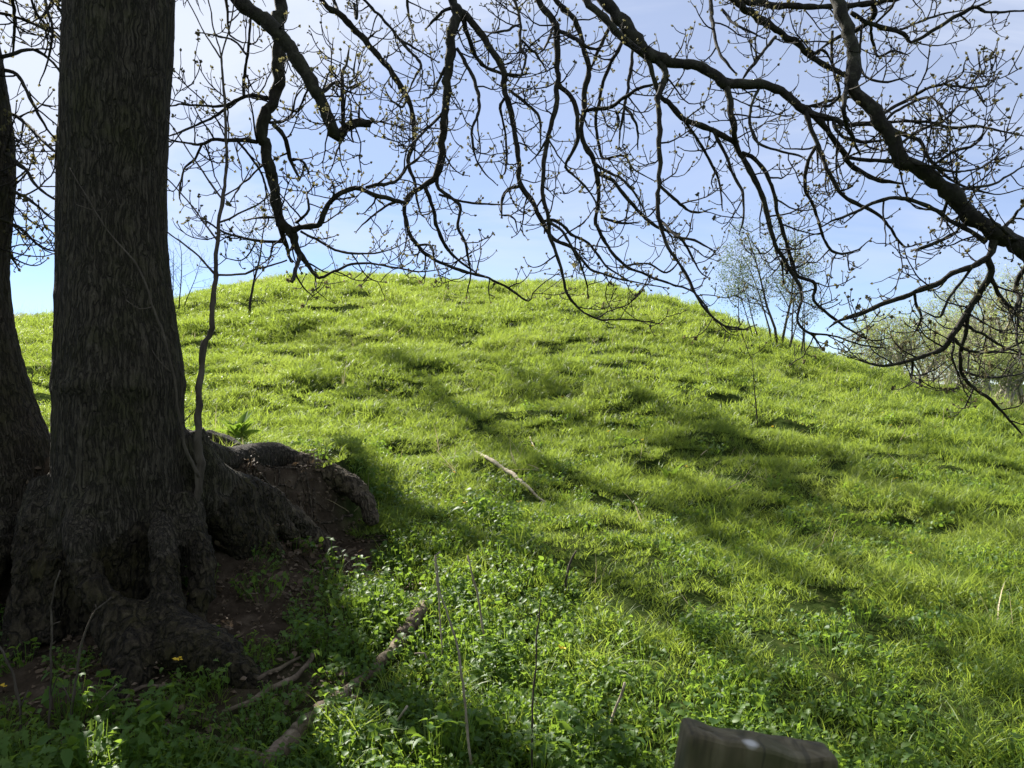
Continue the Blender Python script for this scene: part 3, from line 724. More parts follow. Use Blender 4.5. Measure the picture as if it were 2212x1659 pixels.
FAM_RIGHT = [
    (5.0, 'stout right', [
        [(2520, 700, 46), (2360, 640, 42), (2225, 550, 38), (2158, 511, 36), (2108, 474, 34), (2058, 428, 33), (1993, 374, 32), (1943, 340, 31), (1918, 290, 30), (1888, 242, 29), (1855, 203, 28), (1838, 180, 28), (1841, 133, 28), (1835, 83, 28), (1821, 40, 28), (1808, -12, 28), (1790, -140, 22), (1760, -300, 14)],
        [(1830, 188, 11), (1822, 222, 10), (1824, 252, 10), (1836, 285, 9), (1857, 331, 7)],
        [(2158, 508, 22), (2144, 535, 16), (2133, 556, 15), (2101, 576, 13), (2058, 590, 12), (2021, 613, 12), (1975, 630, 11), (1901, 660, 10), (1841, 683, 9), (1808, 696, 7), (1790, 708, 5)],
        [(2133, 556, 14), (2141, 596, 14), (2122, 625, 13), (2105, 650, 13), (2081, 686, 13), (2055, 730, 12), (2028, 756, 10), (1968, 776, 8), (1908, 790, 6), (1861, 780, 4), (1820, 765, 3)],
        [(2091, 676, 8), (2088, 720, 8), (2075, 766, 8), (2081, 810, 8), (2108, 843, 7), (2141, 866, 7), (2175, 900, 6), (2206, 936, 5)],
        [(2141, 600, 9), (2161, 643, 9), (2190, 675, 8), (2225, 705, 7)],
        [(2058, 728, 7), (2085, 755, 6), (2120, 762, 6), (2170, 755, 5), (2225, 730, 4)],
        [(2075, 700, 6), (2120, 720, 6), (2160, 745, 5), (2225, 770, 4)],
        [(2078, 800, 5), (2130, 815, 5), (2180, 812, 4), (2225, 800, 3)],
        [(2060, 735, 5), (2058, 770, 5), (2070, 810, 4), (2090, 855, 3)],
        [(1975, 630, 6), (1980, 660, 6), (1990, 685, 5), (1975, 720, 4)],
        [(2101, 576, 6), (2070, 620, 6), (2045, 650, 5), (2030, 685, 5), (1990, 670, 3)],
        [(1970, 776, 6), (1972, 800, 5), (1968, 820, 5), (1990, 832, 3)],
        [(2130, 522, 12), (2085, 494, 10), (2041, 468, 9), (2015, 448, 9), (1960, 432, 8), (1921, 427, 8), (1871, 447, 7), (1808, 473, 6), (1775, 490, 4)],
        [(2068, 500, 7), (2025, 523, 7), (1985, 537, 6), (1968, 543, 5)],
        [(2068, 420, 7), (2066, 390, 6), (2068, 355, 4)],
        [(2040, 410, 6), (2100, 405, 6), (2150, 395, 5), (2225, 350, 4)],
        [(1960, 350, 6), (2010, 360, 6), (2060, 370, 5), (2110, 365, 4), (2170, 330, 3)],
        [(1900, 250, 7), (1945, 225, 7), (1990, 198, 6), (2041, 180, 5), (2075, 165, 4), (2086, 130, 3)],
        [(2041, 182, 5), (2090, 190, 5), (2135, 182, 4), (2160, 155, 3)],
        [(1910, 262, 6), (1960, 225, 6), (2010, 210, 5), (2042, 240, 4)],
        [(1935, 320, 6), (1985, 285, 6), (2040, 260, 5), (2070, 230, 4), (2090, 222, 3)],
        [(1990, 372, 6), (2060, 330, 6), (2110, 310, 5), (2135, 275, 4)],
        [(2050, 425, 6), (2040, 455, 6), (2030, 490, 5)],
        [(2150, 510, 8), (2180, 480, 7), (2212, 440, 6)],
        [(2225, 560, 12), (2195, 610, 9), (2200, 650, 8), (2185, 690, 6)],
        [(2215, 520, 8), (2190, 515, 7), (2150, 480, 5), (2120, 445, 4)],
        [(2205, 650, 6), (2195, 720, 5), (2210, 790, 4)],
    ]),
]

def jitter_path(P, R, rng, amp, knob=1.0):
    n = len(P)
    k = rng.random() * 100
    s = np.arange(n)
    J = np.stack([noise3(s * 0.45, k + a * 7.3, 0, 90 + a) + .4 * noise3(s * 1.3, k + a * 5.1, 0, 190 + a) for a in range(3)], -1)
    w = np.minimum(1, np.minimum(s, n - 1 - s) / 2.0)[:, None]
    P = P + J * (amp * R[:, None] + 0.003) * w
    R = R * (1 + knob * (0.15 * noise3(s * 0.9, k, 3, 95) + 0.13 * noise3(s * 2.7, k, 7, 96)))
    return P, R

def grow(p, d, L, r0, r1, n, rng, up0, up1, wob):
    pts = [p]; d = d / (np.linalg.norm(d) + 1e-9)
    st = L / (n - 1)
    for k in range(1, n):
        f = k / (n - 1)
        d = d + np.array([rng.gauss(0, wob), rng.gauss(0, wob), rng.gauss(0, wob) + up0 + (up1 - up0) * f])
        d = d / np.linalg.norm(d)
        pts.append(pts[-1] + d * st)
    return np.array(pts), np.linspace(r0, r1, n)

def buds_mesh(name, spots, rng, size=1.0):
    """Little clusters of scales and florets at twig tips."""
    V, T, A = [], [], []
    for p, d, s in spots:
        big = rng.random() < 0.13
        k = rng.randint(6, 9) if big else 3
        tone = rng.uniform(0.6, 1.0) if big else rng.uniform(0, 0.3)
        for i in range(k):
            q = np.array([rng.gauss(0, 1), rng.gauss(0, 1), rng.gauss(0, 1)]); q /= np.linalg.norm(q)
            v = d * 0.8 + q * (1.0 if big else 0.45); v /= np.linalg.norm(v)
            L = s * size * (rng.uniform(.016, .030) if big else rng.uniform(.016, .028))
            a = np.cross(v, q + 0.01); a /= np.linalg.norm(a) + 1e-9
            w = L * (0.42 if big else 0.34)
            b = len(V)
            c = p + v * L * 0.55
            n_ = np.cross(a, v) * w * 0.5
            V += [p, c + a * w, p + v * L, c - a * w, c + n_]
            T += [(b, b + 1, b + 4), (b + 1, b + 2, b + 4), (b + 2, b + 3, b + 4), (b + 3, b, b + 4)]
            A += [tone + rng.uniform(-.1, .1)] * 5
    me = mesh_np(name, np.array(V), None, np.array(T), smooth=False)
    at = me.attributes.new('rnd', 'FLOAT', 'POINT'); at.data.foreach_set('value', np.array(A, np.float32))
    return me

def family_paths(Y, lst, rng):
    """Traced branches -> 3D. A side branch leaves from the depth of the limb it grows on, then drifts nearer or farther."""
    mains = []
    for i, br in enumerate(lst):
        A = []
        if i == 0:
            drift = 0.0; Ys = Y
        else:
            p0 = br[0]
            best, Ys = 1e9, Y
            for P, R, raw in mains:
                for (a, b, c) in raw:
                    dd = (a - p0[0]) ** 2 + (b - p0[1]) ** 2
                    if dd < best: best, Ys = dd, c
            drift = rng.uniform(-0.5, 0.5)
        n = len(br)
        raw = []
        amp = rng.uniform(-0.35, 0.35); ph = rng.uniform(0, 6.28)
        for k, (a, b, w) in enumerate(br):
            f = k / (n - 1)
            yk = Ys + drift * f * f + (0.12 * math.sin(ph + f * 4) - 0.12 * math.sin(ph)) + amp * f * (1 if i == 0 else 0)
            A.append(np.append(W(a, b, yk), (w * 0.50 + 0.15) * (1 if w > 7 else (1 - .35 * max(0, (f - .7) / .3))) / F * yk))
            raw.append((a, b, yk))
        C = catmull(np.array(A), 0.035)
        # raw samples for children lookups
        rr = [(1106 + p[0] / p[1] * F, 829.5 - (p[2] - CZ) / p[1] * F, p[1]) for p in C[::2, :3]]
        P, R = jitter_path(C[:, :3], np.maximum(C[:, 3], 0.0030), rng, 0.32)
        mains.append((P, R, rr))
    return [(P, R) for P, R, _ in mains]

def dress(mains, rng, dens=0.8, twig=1.08):
    """Secondary branches, twigs and bud spots along the traced limbs."""
    sec, ter, buds = [], [], []
    def put(p, tan, pr, lvl, Lmax):
        q = np.array([rng.gauss(0, 1), rng.gauss(0, 1), rng.gauss(0, 1)])
        q -= tan * q.dot(tan); q /= np.linalg.norm(q) + 1e-9
        d = tan * rng.uniform(0.15, 0.9) + q + np.array([0, 0, 0.15])
        if lvl == 0:
            L = rng.uniform(0.16, Lmax)
            r0 = min(pr * 0.55, 0.0052 + 0.002 * rng.random()) * twig
            P, R = grow(p, d, L, r0, 0.0030 * twig, 9, rng, -0.10, 0.26, 0.16)
            sec.append((P, R))
            k = max(2, int(L / 0.075))
            for j in range(k):
                f = rng.uniform(0.2, 1.0) * 8
                a = int(min(7, f)); pt = P[a] + (P[a + 1] - P[a]) * (f - a)
                tn = P[a + 1] - P[a]; tn = tn / np.linalg.norm(tn)
                put(pt, tn, 0.004, 1, 0)
            tn = P[-1] - P[-2]; buds.append((P[-1], tn / np.linalg.norm(tn), 1.0))
        else:
            L = rng.uniform(0.03, 0.17) if rng.random() < 0.8 else rng.uniform(0.15, 0.28)
            P, R = grow(p, d, L, 0.0031 * twig, 0.0021 * twig, 5, rng, -0.02, 0.32, 0.18)
            ter.append((P, R))
            tn = P[-1] - P[-2]; buds.append((P[-1], tn / np.linalg.norm(tn), 1.0))
            if L > 0.10 and rng.random() < 0.7:
                P2, R2 = grow(P[2], np.array([rng.gauss(0, 1), rng.gauss(0, 1), rng.gauss(0.3, .6)]), L * rng.uniform(.3, .7), 0.0026 * twig, 0.002 * twig, 5, rng, 0, .3, .15)
                ter.append((P2, R2)); tn = P2[-1] - P2[-2]; buds.append((P2[-1], tn / np.linalg.norm(tn), 1.0))
    for P, R in mains:
        seg = np.linalg.norm(np.diff(P, axis=0), axis=1)
        cum = np.concatenate([[0], np.cumsum(seg)])
        s = rng.uniform(0.02, 0.12)
        while s < cum[-1]:
            i = min(len(seg) - 1, int(np.searchsorted(cum, s)) - 1); i = max(i, 0)
            p = P[i]; tn = (P[i + 1] - P[i]) / (seg[i] + 1e-9)
            if p[2] < CZ + 0.56 * p[1] and abs(p[0]) < 0.75 * p[1]:
                thick = R[i] > 0.028
                if not thick or rng.random() < 0.45:
                    if rng.random() < 0.72: put(p, tn, R[i], 0, 0.50 if R[i] > 0.012 else 0.40)
                    else: put(p, tn, R[i], 1, 0)
            s += rng.uniform(0.06, 0.16) / dens
        tn = P[-1] - P[-2]
        if R[-1] < 0.014: buds.append((P[-1], tn / (np.linalg.norm(tn) + 1e-9), 1.2))
    return sec, ter, buds

def add_family(parent, Y, nm, lst, seed, dens=1.0, label=None):
    rng = random.Random(seed)
    mains = family_paths(Y, lst, rng)
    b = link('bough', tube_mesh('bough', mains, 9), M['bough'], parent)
    if label: tag(b, label)
    sec, ter, buds = dress(mains, rng, dens)
    V1, Q1, T1 = tubes(sec, 5); V2, Q2, T2 = tubes(ter, 4)
    n1 = len(V1)
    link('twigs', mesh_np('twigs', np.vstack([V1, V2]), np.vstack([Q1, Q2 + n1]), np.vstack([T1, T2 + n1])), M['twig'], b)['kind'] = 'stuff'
    link('bud_clusters', buds_mesh('bud_clusters', buds, rng), M['bud'], b)['kind'] = 'stuff'
    return mains

BL = {'broken': 'thick broken limb ending in a stub', 'left hanging': 'long limb hanging straight down near the trunk', 'great right': 'longest limb arching across to the right'}
sd = 11
tops = []
for Y, nm, lst in FAM_LEFT + FAM_TOP:
    mains = add_family(tree, Y, nm, lst, sd, 1.1 if nm == 'leftmost' else 0.75, BL.get(nm)); sd += 1
    if nm not in ('leftmost',): tops.append(mains[0][0][0])
# overhead limbs, above the picture, that carry the hanging boughs back to the trunk
over = [np.array([-2.2, 4.45, 4.3]), np.array([-1.5, 4.8, 5.3]), np.array([-0.5, 5.4, 6.0]), np.array([0.9, 5.8, 6.3]), np.array([2.4, 5.9, 6.0]), np.array([3.6, 6.0, 5.6])]
OC = catmull(np.array([np.append(p, r) for p, r in zip(over, [.17, .15, .125, .10, .075, .04])]), 0.08)
opaths = [(OC[:, :3], OC[:, 3])]
for t0 in tops:
    i = int(np.argmin(np.linalg.norm(OC[:, :3] - (t0 + np.array([-0.5, -.1, .4])), axis=1)))
    e = OC[i, :3]
    mid = (t0 + e) / 2 + np.array([0.05, 0, 0.15])
    C = catmull(np.array([np.append(e, .065), np.append(mid, .055), np.append(t0, .045)]), 0.07)
    opaths.append((C[:, :3], C[:, 3]))
link('limb', tube_mesh('limb', opaths, 10), M['bough'], tree)

# tree standing outside the frame on the right, whose stout limb reaches in
rb = np.array([(2700 - 1106) / F * 5.2, 5.2, 0]); rb[2] = gz(rb[0], rb[1])
rtree = empty('overhanging_tree', rb, 'tree beyond the right edge reaching in with one stout bare limb', 'tree')
C = catmull(np.array([[rb[0] + .1, rb[1], rb[2] - .1, .34], [rb[0], rb[1], rb[2] + .5, .24], [rb[0] - .05, rb[1], rb[2] + 1.6, .21], [rb[0] + .1, rb[1] + .1, rb[2] + 3.5, .19], [rb[0] + .2, rb[1] + .3, rb[2] + 7, .12]]), .1)
link('trunk', tube_mesh('trunk', [(C[:, :3], C[:, 3])], 16), M['trunk'], rtree)
for Y, nm, lst in FAM_RIGHT:
    mains = add_family(rtree, Y, nm, lst, 77, 0.8, 'stout bare limb sloping down from the sky to the right edge')
    e = mains[0][0][0]
    C = catmull(np.array([np.append(e, mains[0][1][0]), np.append(W(2640, 760, 5.1), .085), np.append(rb + np.array([0, 0, 1.3]), .11)]), .08)
    link('limb', tube_mesh('limb', [(C[:, :3], C[:, 3])], 12), M['bough'], rtree)

# ------------------------------------------------------------------ free-standing trees, saplings, shrubs
def branch_rec(out, tips, p, d, L, r, lvl, maxl, rng, par):
    n = 6 if lvl < 2 else 4
    P, R = grow(p, d, L, r, r * par['taper'], n, rng, par['up0'], par['up1'], par['wob'])
    out.append((P, R, lvl))
    if lvl >= maxl:
        tips.append((P[-1], P[-1] - P[-2])); tips.append((P[len(P) // 2], P[-1] - P[-2]))
        return
    k = par['kids'][min(lvl, len(par['kids']) - 1)]
    for j in range(k):
        f = (par['first'] if lvl == 0 else 0.25) + (1 - (par['first'] if lvl == 0 else 0.25)) * (j + rng.random()) / k
        a = min(n - 2, int(f * (n - 1))); t = f * (n - 1) - a
        pt = P[a] + (P[a + 1] - P[a]) * min(t, 1)
        tn = P[a + 1] - P[a]; tn = tn / np.linalg.norm(tn)
        q = np.array([rng.gauss(0, 1), rng.gauss(0, 1), rng.gauss(0, 1)]); q -= tn * q.dot(tn); q /= np.linalg.norm(q) + 1e-9
        dd = tn * par['along'] + q * par['spread']
        branch_rec(out, tips, pt, dd, L * par['len'] * rng.uniform(.7, 1.2) * (1.0 - 0.35 * f), max(R[a] * par['thin'], par['rmin']), lvl + 1, maxl, rng, par)

def leaf_specks(name, spots, rng, n_each, rad, size):
    V, T, A = [], [], []
    for p, d in spots:
        for _ in range(n_each):
            c = p + np.array([rng.gauss(0, rad), rng.gauss(0, rad), rng.gauss(0, rad)])
            v = np.array([rng.gauss(0, 1), rng.gauss(0, 1), rng.gauss(0, 1)]); v /= np.linalg.norm(v)
            q = np.array([rng.gauss(0, 1), rng.gauss(0, 1), rng.gauss(0, 1)]); w = np.cross(v, q); w /= np.linalg.norm(w) + 1e-9
            s = size * rng.uniform(.6, 1.4); b = len(V)
            V += [c - v * s, c + w * s * .5, c + v * s, c - w * s * .5]
            T += [(b, b + 1, b + 2), (b, b + 2, b + 3)]
            A += [rng.random()] * 4
    me = mesh_np(name, np.array(V), None, np.array(T), smooth=False)
    at = me.attributes.new('rnd', 'FLOAT', 'POINT'); at.data.foreach_set('value', np.array(A, np.float32))
    return me

def wild_tree(name, base, label, cat, stems, maxl, par, seed, bark, leaf=None, leaf_n=3, leaf_rad=.1, leaf_size=.02, group=None):
    rng = random.Random(seed)
    t = empty(name, base, label, cat, group)
    out, tips = [], []
    for (ox, oy, dx_, dy_, H, r) in stems:
        p = np.array([base[0] + ox, base[1] + oy, gz(base[0] + ox, base[1] + oy) - 0.06])
        branch_rec(out, tips, p, np.array([dx_, dy_, 1.0]), H, r, 0, maxl, rng, par)
    thick = [(P, R) for P, R, l in out if l == 0]
    thin = [(P, R) for P, R, l in out if l > 0]
    link('trunk' if cat == 'tree' else 'stem', tube_mesh('trunk', thick, 8), bark, t)
    link('branches', tube_mesh('branches', thin, 4), bark, t)['kind'] = 'stuff'
    if leaf: link('crown' if cat == 'tree' else 'leaves', leaf_specks('leaves', tips, rng, leaf_n, leaf_rad, leaf_size), leaf, t)['kind'] = 'stuff'
    return t

PAR_SAP = dict(taper=.25, up0=.02, up1=.10, wob=.09, kids=[9, 4, 3], first=.3, along=.55, spread=.75, len=.48, thin=.45, rmin=.0035)
PAR_FAR = dict(taper=.45, up0=.0, up1=.10, wob=.13, kids=[8, 6, 5, 4], first=.16, along=.75, spread=.80, len=.66, thin=.56, rmin=.009)

# pale spring bushes on the right flank of the mound
b1 = ground_hit(1680, 757); b2 = ground_hit(1728, 775)
wild_tree('spring_thorn', b1, 'slender multi-stemmed thorn bush with tiny pale leaves on the right slope', 'bush',
          [(0, 0, -.05, 0, 2.9, .036), (.1, .1, .10, 0, 3.0, .034), (-.12, .05, -.22, .1, 2.5, .024), (.2, -.05, .24, .1, 2.6, .024), (-.3, .2, -.34, 0, 2.1, .018), (-.45, .25, -.25, .1, 1.9, .016), (.32, .2, .42, 0, 2.1, .018)], 2, dict(PAR_SAP, kids=[13, 5, 3], len=.40), 5, M['sapling'], M['thorn_leaf'], 11, .085, .020)
wild_tree('spring_thorn', b2, 'low twin-stemmed thorn shrub just right of the taller pale bush', 'bush',
          [(0, 0, .05, 0, 1.4, .022), (.1, .05, .12, 0, 1.5, .02)], 2, PAR_SAP, 6, M['sapling'], M['thorn_leaf'], 5, .06, .016)
b3 = ground_hit(537, 696)
wild_tree('hill_sapling', b3, 'single crooked sapling with fine green leaves on the left slope', 'sapling',
          [(0, 0, -.05, 0, 2.6, .034)], 2, dict(PAR_SAP, kids=[16, 4, 3], len=.34, first=.35, wob=.10), 8, M['twig'], M['thorn_leaf'], 6, .06, .016)
b4 = ground_hit(378, 686)
wild_tree('hill_shrub', b4, 'small thin-stemmed shrub beside the big trunk on the skyline', 'shrub',
          [(0, 0, -.12, 0, 1.7, .016), (.08, 0, .05, 0, 2.0, .018), (.14, .1, .22, 0, 1.6, .014), (-.06, 0, -.05, .1, 1.2, .012)], 2, dict(PAR_SAP, kids=[8, 3, 2]), 9, M['twig'], M['thorn_leaf'], 2, .05, .012)
b5 = ground_hit(1636, 925)
wild_tree('dead_sapling', b5, 'leafless spindly sapling standing alone on the right of the grass slope', 'sapling',
          [(0, 0, .05, 0, 0.95, .012)], 1, dict(PAR_SAP, kids=[7, 3], len=.3), 10, M['twig'])
b6 = ground_hit(1248, 610)
wild_tree('crest_sapling', b6, 'tiny leafy sapling on the crest at the middle of the mound', 'sapling',
          [(0, 0.1, .05, 0, 1.1, .014)], 2, dict(PAR_SAP, kids=[7, 3, 2], len=.3), 12, M['twig'], M['thorn_leaf'], 4, .05, .02)

# distant rounded trees beyond the right flank
far_specs = [
    (1955, 46, 8.6, 'rounded pale green willow behind the slope, left of the bigger crowns', 21),
    (2120, 52, 13.6, 'largest distant tree, broad rounded crown with pale spring leaf at the right', 22),
    (2235, 47, 13.5, 'distant bare-branched tree cut by the right edge of the picture', 23),
    (2040, 60, 11.5, 'distant bushy tree between the willow and the largest crown', 24),
    (1850, 50, 4.8, 'low yellow-green bush at the foot of the distant trees by the slope', 25),
    (2170, 42, 6.0, 'low tangled bush under the largest distant tree', 26),
]
for px, Y, H, lab, s_ in far_specs:
    bx_ = (px - 1106) / F * Y
    base = np.array([bx_, Y, gz(bx_, Y)])
    k = H / 9.0
    wild_tree('distant_tree', base, lab, 'tree',
              [(0, 0, random.Random(s_).uniform(-.2, .2), 0, H * .50, .20 * k), (.5 * k, .2, .45, .1, H * .45, .14 * k), (-.5 * k, 0, -.4, -.1, H * .45, .13 * k)], 4, dict(PAR_FAR), s_, M['hazed_bark'], M['spring_leaf'], 3, .34 * k, .046, 'trees behind the mound')

# tall trees outside the frame on the left: their limbs lie across the sun and throw the long shadows over the slope
SLOPE = SUNV / SUNV[1]
def shade_limb(pts, t, r):
    A = []
    for k, (a, b) in enumerate(pts):
        g = ground_hit(a, b)
        A.append(np.append(g + SLOPE * t, r * (1 - 0.5 * k / (len(pts) - 1))))
    return np.array(A)
lt_base = np.array([-18.5, 15.0, 0]); lt_base[2] = gz(lt_base[0], lt_base[1])
ltree = empty('spreading_tree', lt_base, 'tall spreading tree beyond the left edge shading the slope', 'tree')
trunk_pts = np.array([[*lt_base - np.array([0, 0, .2]), .60], [*(lt_base + np.array([0.2, 0, 3])), .45], [*(lt_base + np.array([0.8, 0.2, 8])), .40], [*(lt_base + np.array([1.8, 0, 14])), .32], [*(lt_base + np.array([3.0, .4, 18.5])), .22]])
C = catmull(trunk_pts, .3)
link('trunk', tube_mesh('trunk', [(C[:, :3], C[:, 3])], 14), M['trunk'], ltree)
rngS = random.Random(5)
for pts, t, r in [
    ([(865, 782), (940, 835), (1010, 905), (1100, 965), (1220, 1025), (1340, 1080), (1480, 1140), (1640, 1215), (1820, 1300)], 13.5, .11),
    ([(1380, 955), (1520, 1010), (1660, 1060), (1800, 1110), (1980, 1200)], 14.5, .07),
    ([(1560, 1130), (1720, 1200), (1900, 1260), (2080, 1350)], 13.0, .06),
    ([(1080, 790), (1210, 850), (1400, 880), (1500, 925), (1700, 990), (1900, 1060), (2100, 1130)], 13.5, .11),
    ([(760, 1085), (900, 1110), (1050, 1180), (1250, 1235), (1400, 1300)], 12.5, .10),
    ([(640, 1330), (720, 1420), (830, 1520), (960, 1600), (1080, 1650)], 8.6, .21),
]:
    A = shade_limb(pts[::-1], t, r)
    top = C[-1, :3]
    mid = (top + A[0, :3]) / 2 + np.array([0.5, 0, 2.0])
    arc = catmull(np.vstack([np.append(top, r), np.append(mid, r * .6), A[:1] * [1, 1, 1, .6]]), .3)
    A[0, 3] *= .6
    link('limb', tube_mesh('limb', [(arc[:, :3], arc[:, 3])], 8), M['bough'], ltree)
    D_ = catmull(A, .2)
    P, R = jitter_path(D_[:, :3], D_[:, 3], rngS, .6)
    lb = link('limb', tube_mesh('limb', [(P, R)], 8), M['bough'], ltree)
    tw = []
    for i in range(4, len(P) - 1, 5):
        q = np.array([rngS.gauss(0, 1), rngS.gauss(0, 1), rngS.gauss(0, .7)]) + 1.2 * (P[i + 1] - P[i]) / np.linalg.norm(P[i + 1] - P[i])
        pp, rr = grow(P[i], q, rngS.uniform(1.2, 3.0), .07, .03, 6, rngS, 0, .05, .15)
        tw.append((pp, rr))
        for c in range(1, 6):
            tw.append(grow(pp[c], np.array([rngS.gauss(0, 1), rngS.gauss(0, 1), rngS.gauss(0, .7)]), rngS.uniform(.5, 1.3), .03, .012, 6, rngS, 0, .1, .2))
    for i in range(3, len(P) - 1, 1):
        for _ in range(3 if r > .15 else 1):
            q = np.array([rngS.gauss(0, 1), rngS.gauss(0, 1), rngS.gauss(0, .7)])
            pp, rr = grow(P[i], q, rngS.uniform(.3, 1.5), .026, .008, 6, rngS, 0, .1, .2)
            tw.append((pp, rr))
    link('twigs', tube_mesh('twigs', tw, 4), M['twig'], lb)['kind'] = 'stuff'

# hedgerow added unseen behind the photographer to cut the sky light
hb = np.array([0.0, -4.5, 0.0])
hedge = empty('shade_hedge', hb, 'dense dark hedgerow added unseen behind the camera to block sky light', 'hedge')
hs = []
for k in range(26):
    x0 = -15 + 30 * (k + rngS.random()) / 26; y0 = -4.5 + rngS.uniform(-.7, .7)
    hs.append(grow(np.array([x0, y0, gz(x0, y0) - .1]), np.array([rngS.gauss(0, .15), rngS.gauss(0, .1), 1]), rngS.uniform(3.5, 5), .07, .02, 8, rngS, 0, .05, .12))
link('stems', tube_mesh('stems', hs, 6), M['twig'], hedge)['kind'] = 'stuff'
spots = [(np.array([rngS.uniform(-16, 16), -4.5 + rngS.gauss(0, .8), 0.15 + 5.2 * rngS.random() ** .9 + .5 * rngS.gauss(0, .5)]), np.array([0, 0, 1.])) for _ in range(4500)]
link('foliage', leaf_specks('foliage', spots, rngS, 4, .20, .10), M['weed'], hedge)['kind'] = 'stuff'

# ------------------------------------------------------------------ the thin young stem beside the trunk, and the pale shoot across it
def stick(name, label, cat, paths, mat, sides=7, group=None, step=.03, jit=.3, seed=1, part='stem'):
    rng = random.Random(seed)
    pp = []
    for pts in paths:
        C = catmull(np.array([np.append(W(a, b, c), w * .5 / F * c) for a, b, c, w in pts]), step)
        P, R = jitter_path(C[:, :3], np.maximum(C[:, 3], .0012), rng, jit)
        pp.append((P, R))
    me = tube_mesh(name, pp, sides)
    o = link(name, me, mat)
    b = pp[0][0][0].copy()
    from mathutils import Matrix
    me.transform(Matrix.Translation(Vector(-b))); o.location = b
    tag(o, label, cat, group)
    return o
YS = 4.32
stick('young_stem', 'slim pale brown young stem growing beside the right side of the trunk', 'sapling', [
    [(412, 1300, YS + .1, 17), (415, 1200, YS + .05, 18), (418, 1120, YS, 18), (428, 1050, YS, 19), (431, 990, YS, 17), (427, 920, YS, 15), (432, 840, YS, 14), (437, 770, YS, 13), (442, 742, YS, 14), (456, 715, YS, 12), (461, 640, YS, 11), (467, 560, YS, 9), (474, 480, YS, 8), (482, 420, YS, 8), (489, 340, YS, 7), (486, 230, YS, 6), (478, 120, YS, 5)],
    [(478, 122, YS, 4), (500, 40, YS, 3), (512, -30, YS, 3)], [(478, 122, YS, 4), (462, 60, YS, 3), (444, -30, YS, 3)], [(476, 125, YS, 4), (440, 70, YS, 3), (405, 0, YS, 2.5)],
    [(480, 430, YS, 5), (420, 345, YS + .05, 3.5), (350, 240, YS + .1, 2.5)], [(475, 480, YS, 5), (560, 440, YS - .05, 3.5), (610, 390, YS - .1, 2)],
    [(470, 520, YS, 5), (410, 440, YS + .1, 3.5), (350, 375, YS + .1, 2.5)], [(462, 590, YS, 6), (420, 545, YS, 4), (360, 500, YS, 3)],
    [(467, 594, YS, 5), (520, 592, YS, 4.5), (560, 580, YS, 4), (620, 562, YS, 3)], [(480, 425, YS, 4), (520, 400, YS, 3), (550, 350, YS, 2)],
    [(440, 762, YS, 5), (434, 740, YS, 3), (436, 733, YS, 2)],
], M['sapling'], 8, seed=3)
stick('pale_shoot', 'thin grey shoot slanting up across the front of the dark trunk', 'shoot', [
    [(430, 1030, 4.05, 9), (412, 1000, 4.02, 8), (398, 960, 3.98, 7), (388, 900, 3.95, 6), (376, 820, 3.92, 5), (358, 740, 3.9, 5), (330, 660, 3.88, 4.5), (300, 580, 3.86, 4), (262, 530, 3.85, 3.5), (232, 498, 3.84, 3), (190, 430, 3.83, 2.6), (150, 362, 3.83, 2)],
    [(330, 662, 3.88, 3), (300, 668, 3.85, 2.5), (272, 648, 3.84, 1.8)], [(372, 806, 3.92, 3), (345, 780, 3.9, 2.5), (328, 755, 3.9, 1.8)], [(392, 916, 3.96, 3), (410, 900, 3.95, 2.5), (428, 878, 3.95, 1.8)],
    [(208, 455, 3.84, 2.5), (225, 450, 3.83, 2), (240, 430, 3.83, 1.5)], [(208, 455, 3.84, 2.5), (185, 450, 3.83, 2), (165, 442, 3.83, 1.5)],
], M['sapling'], 6, seed=4)

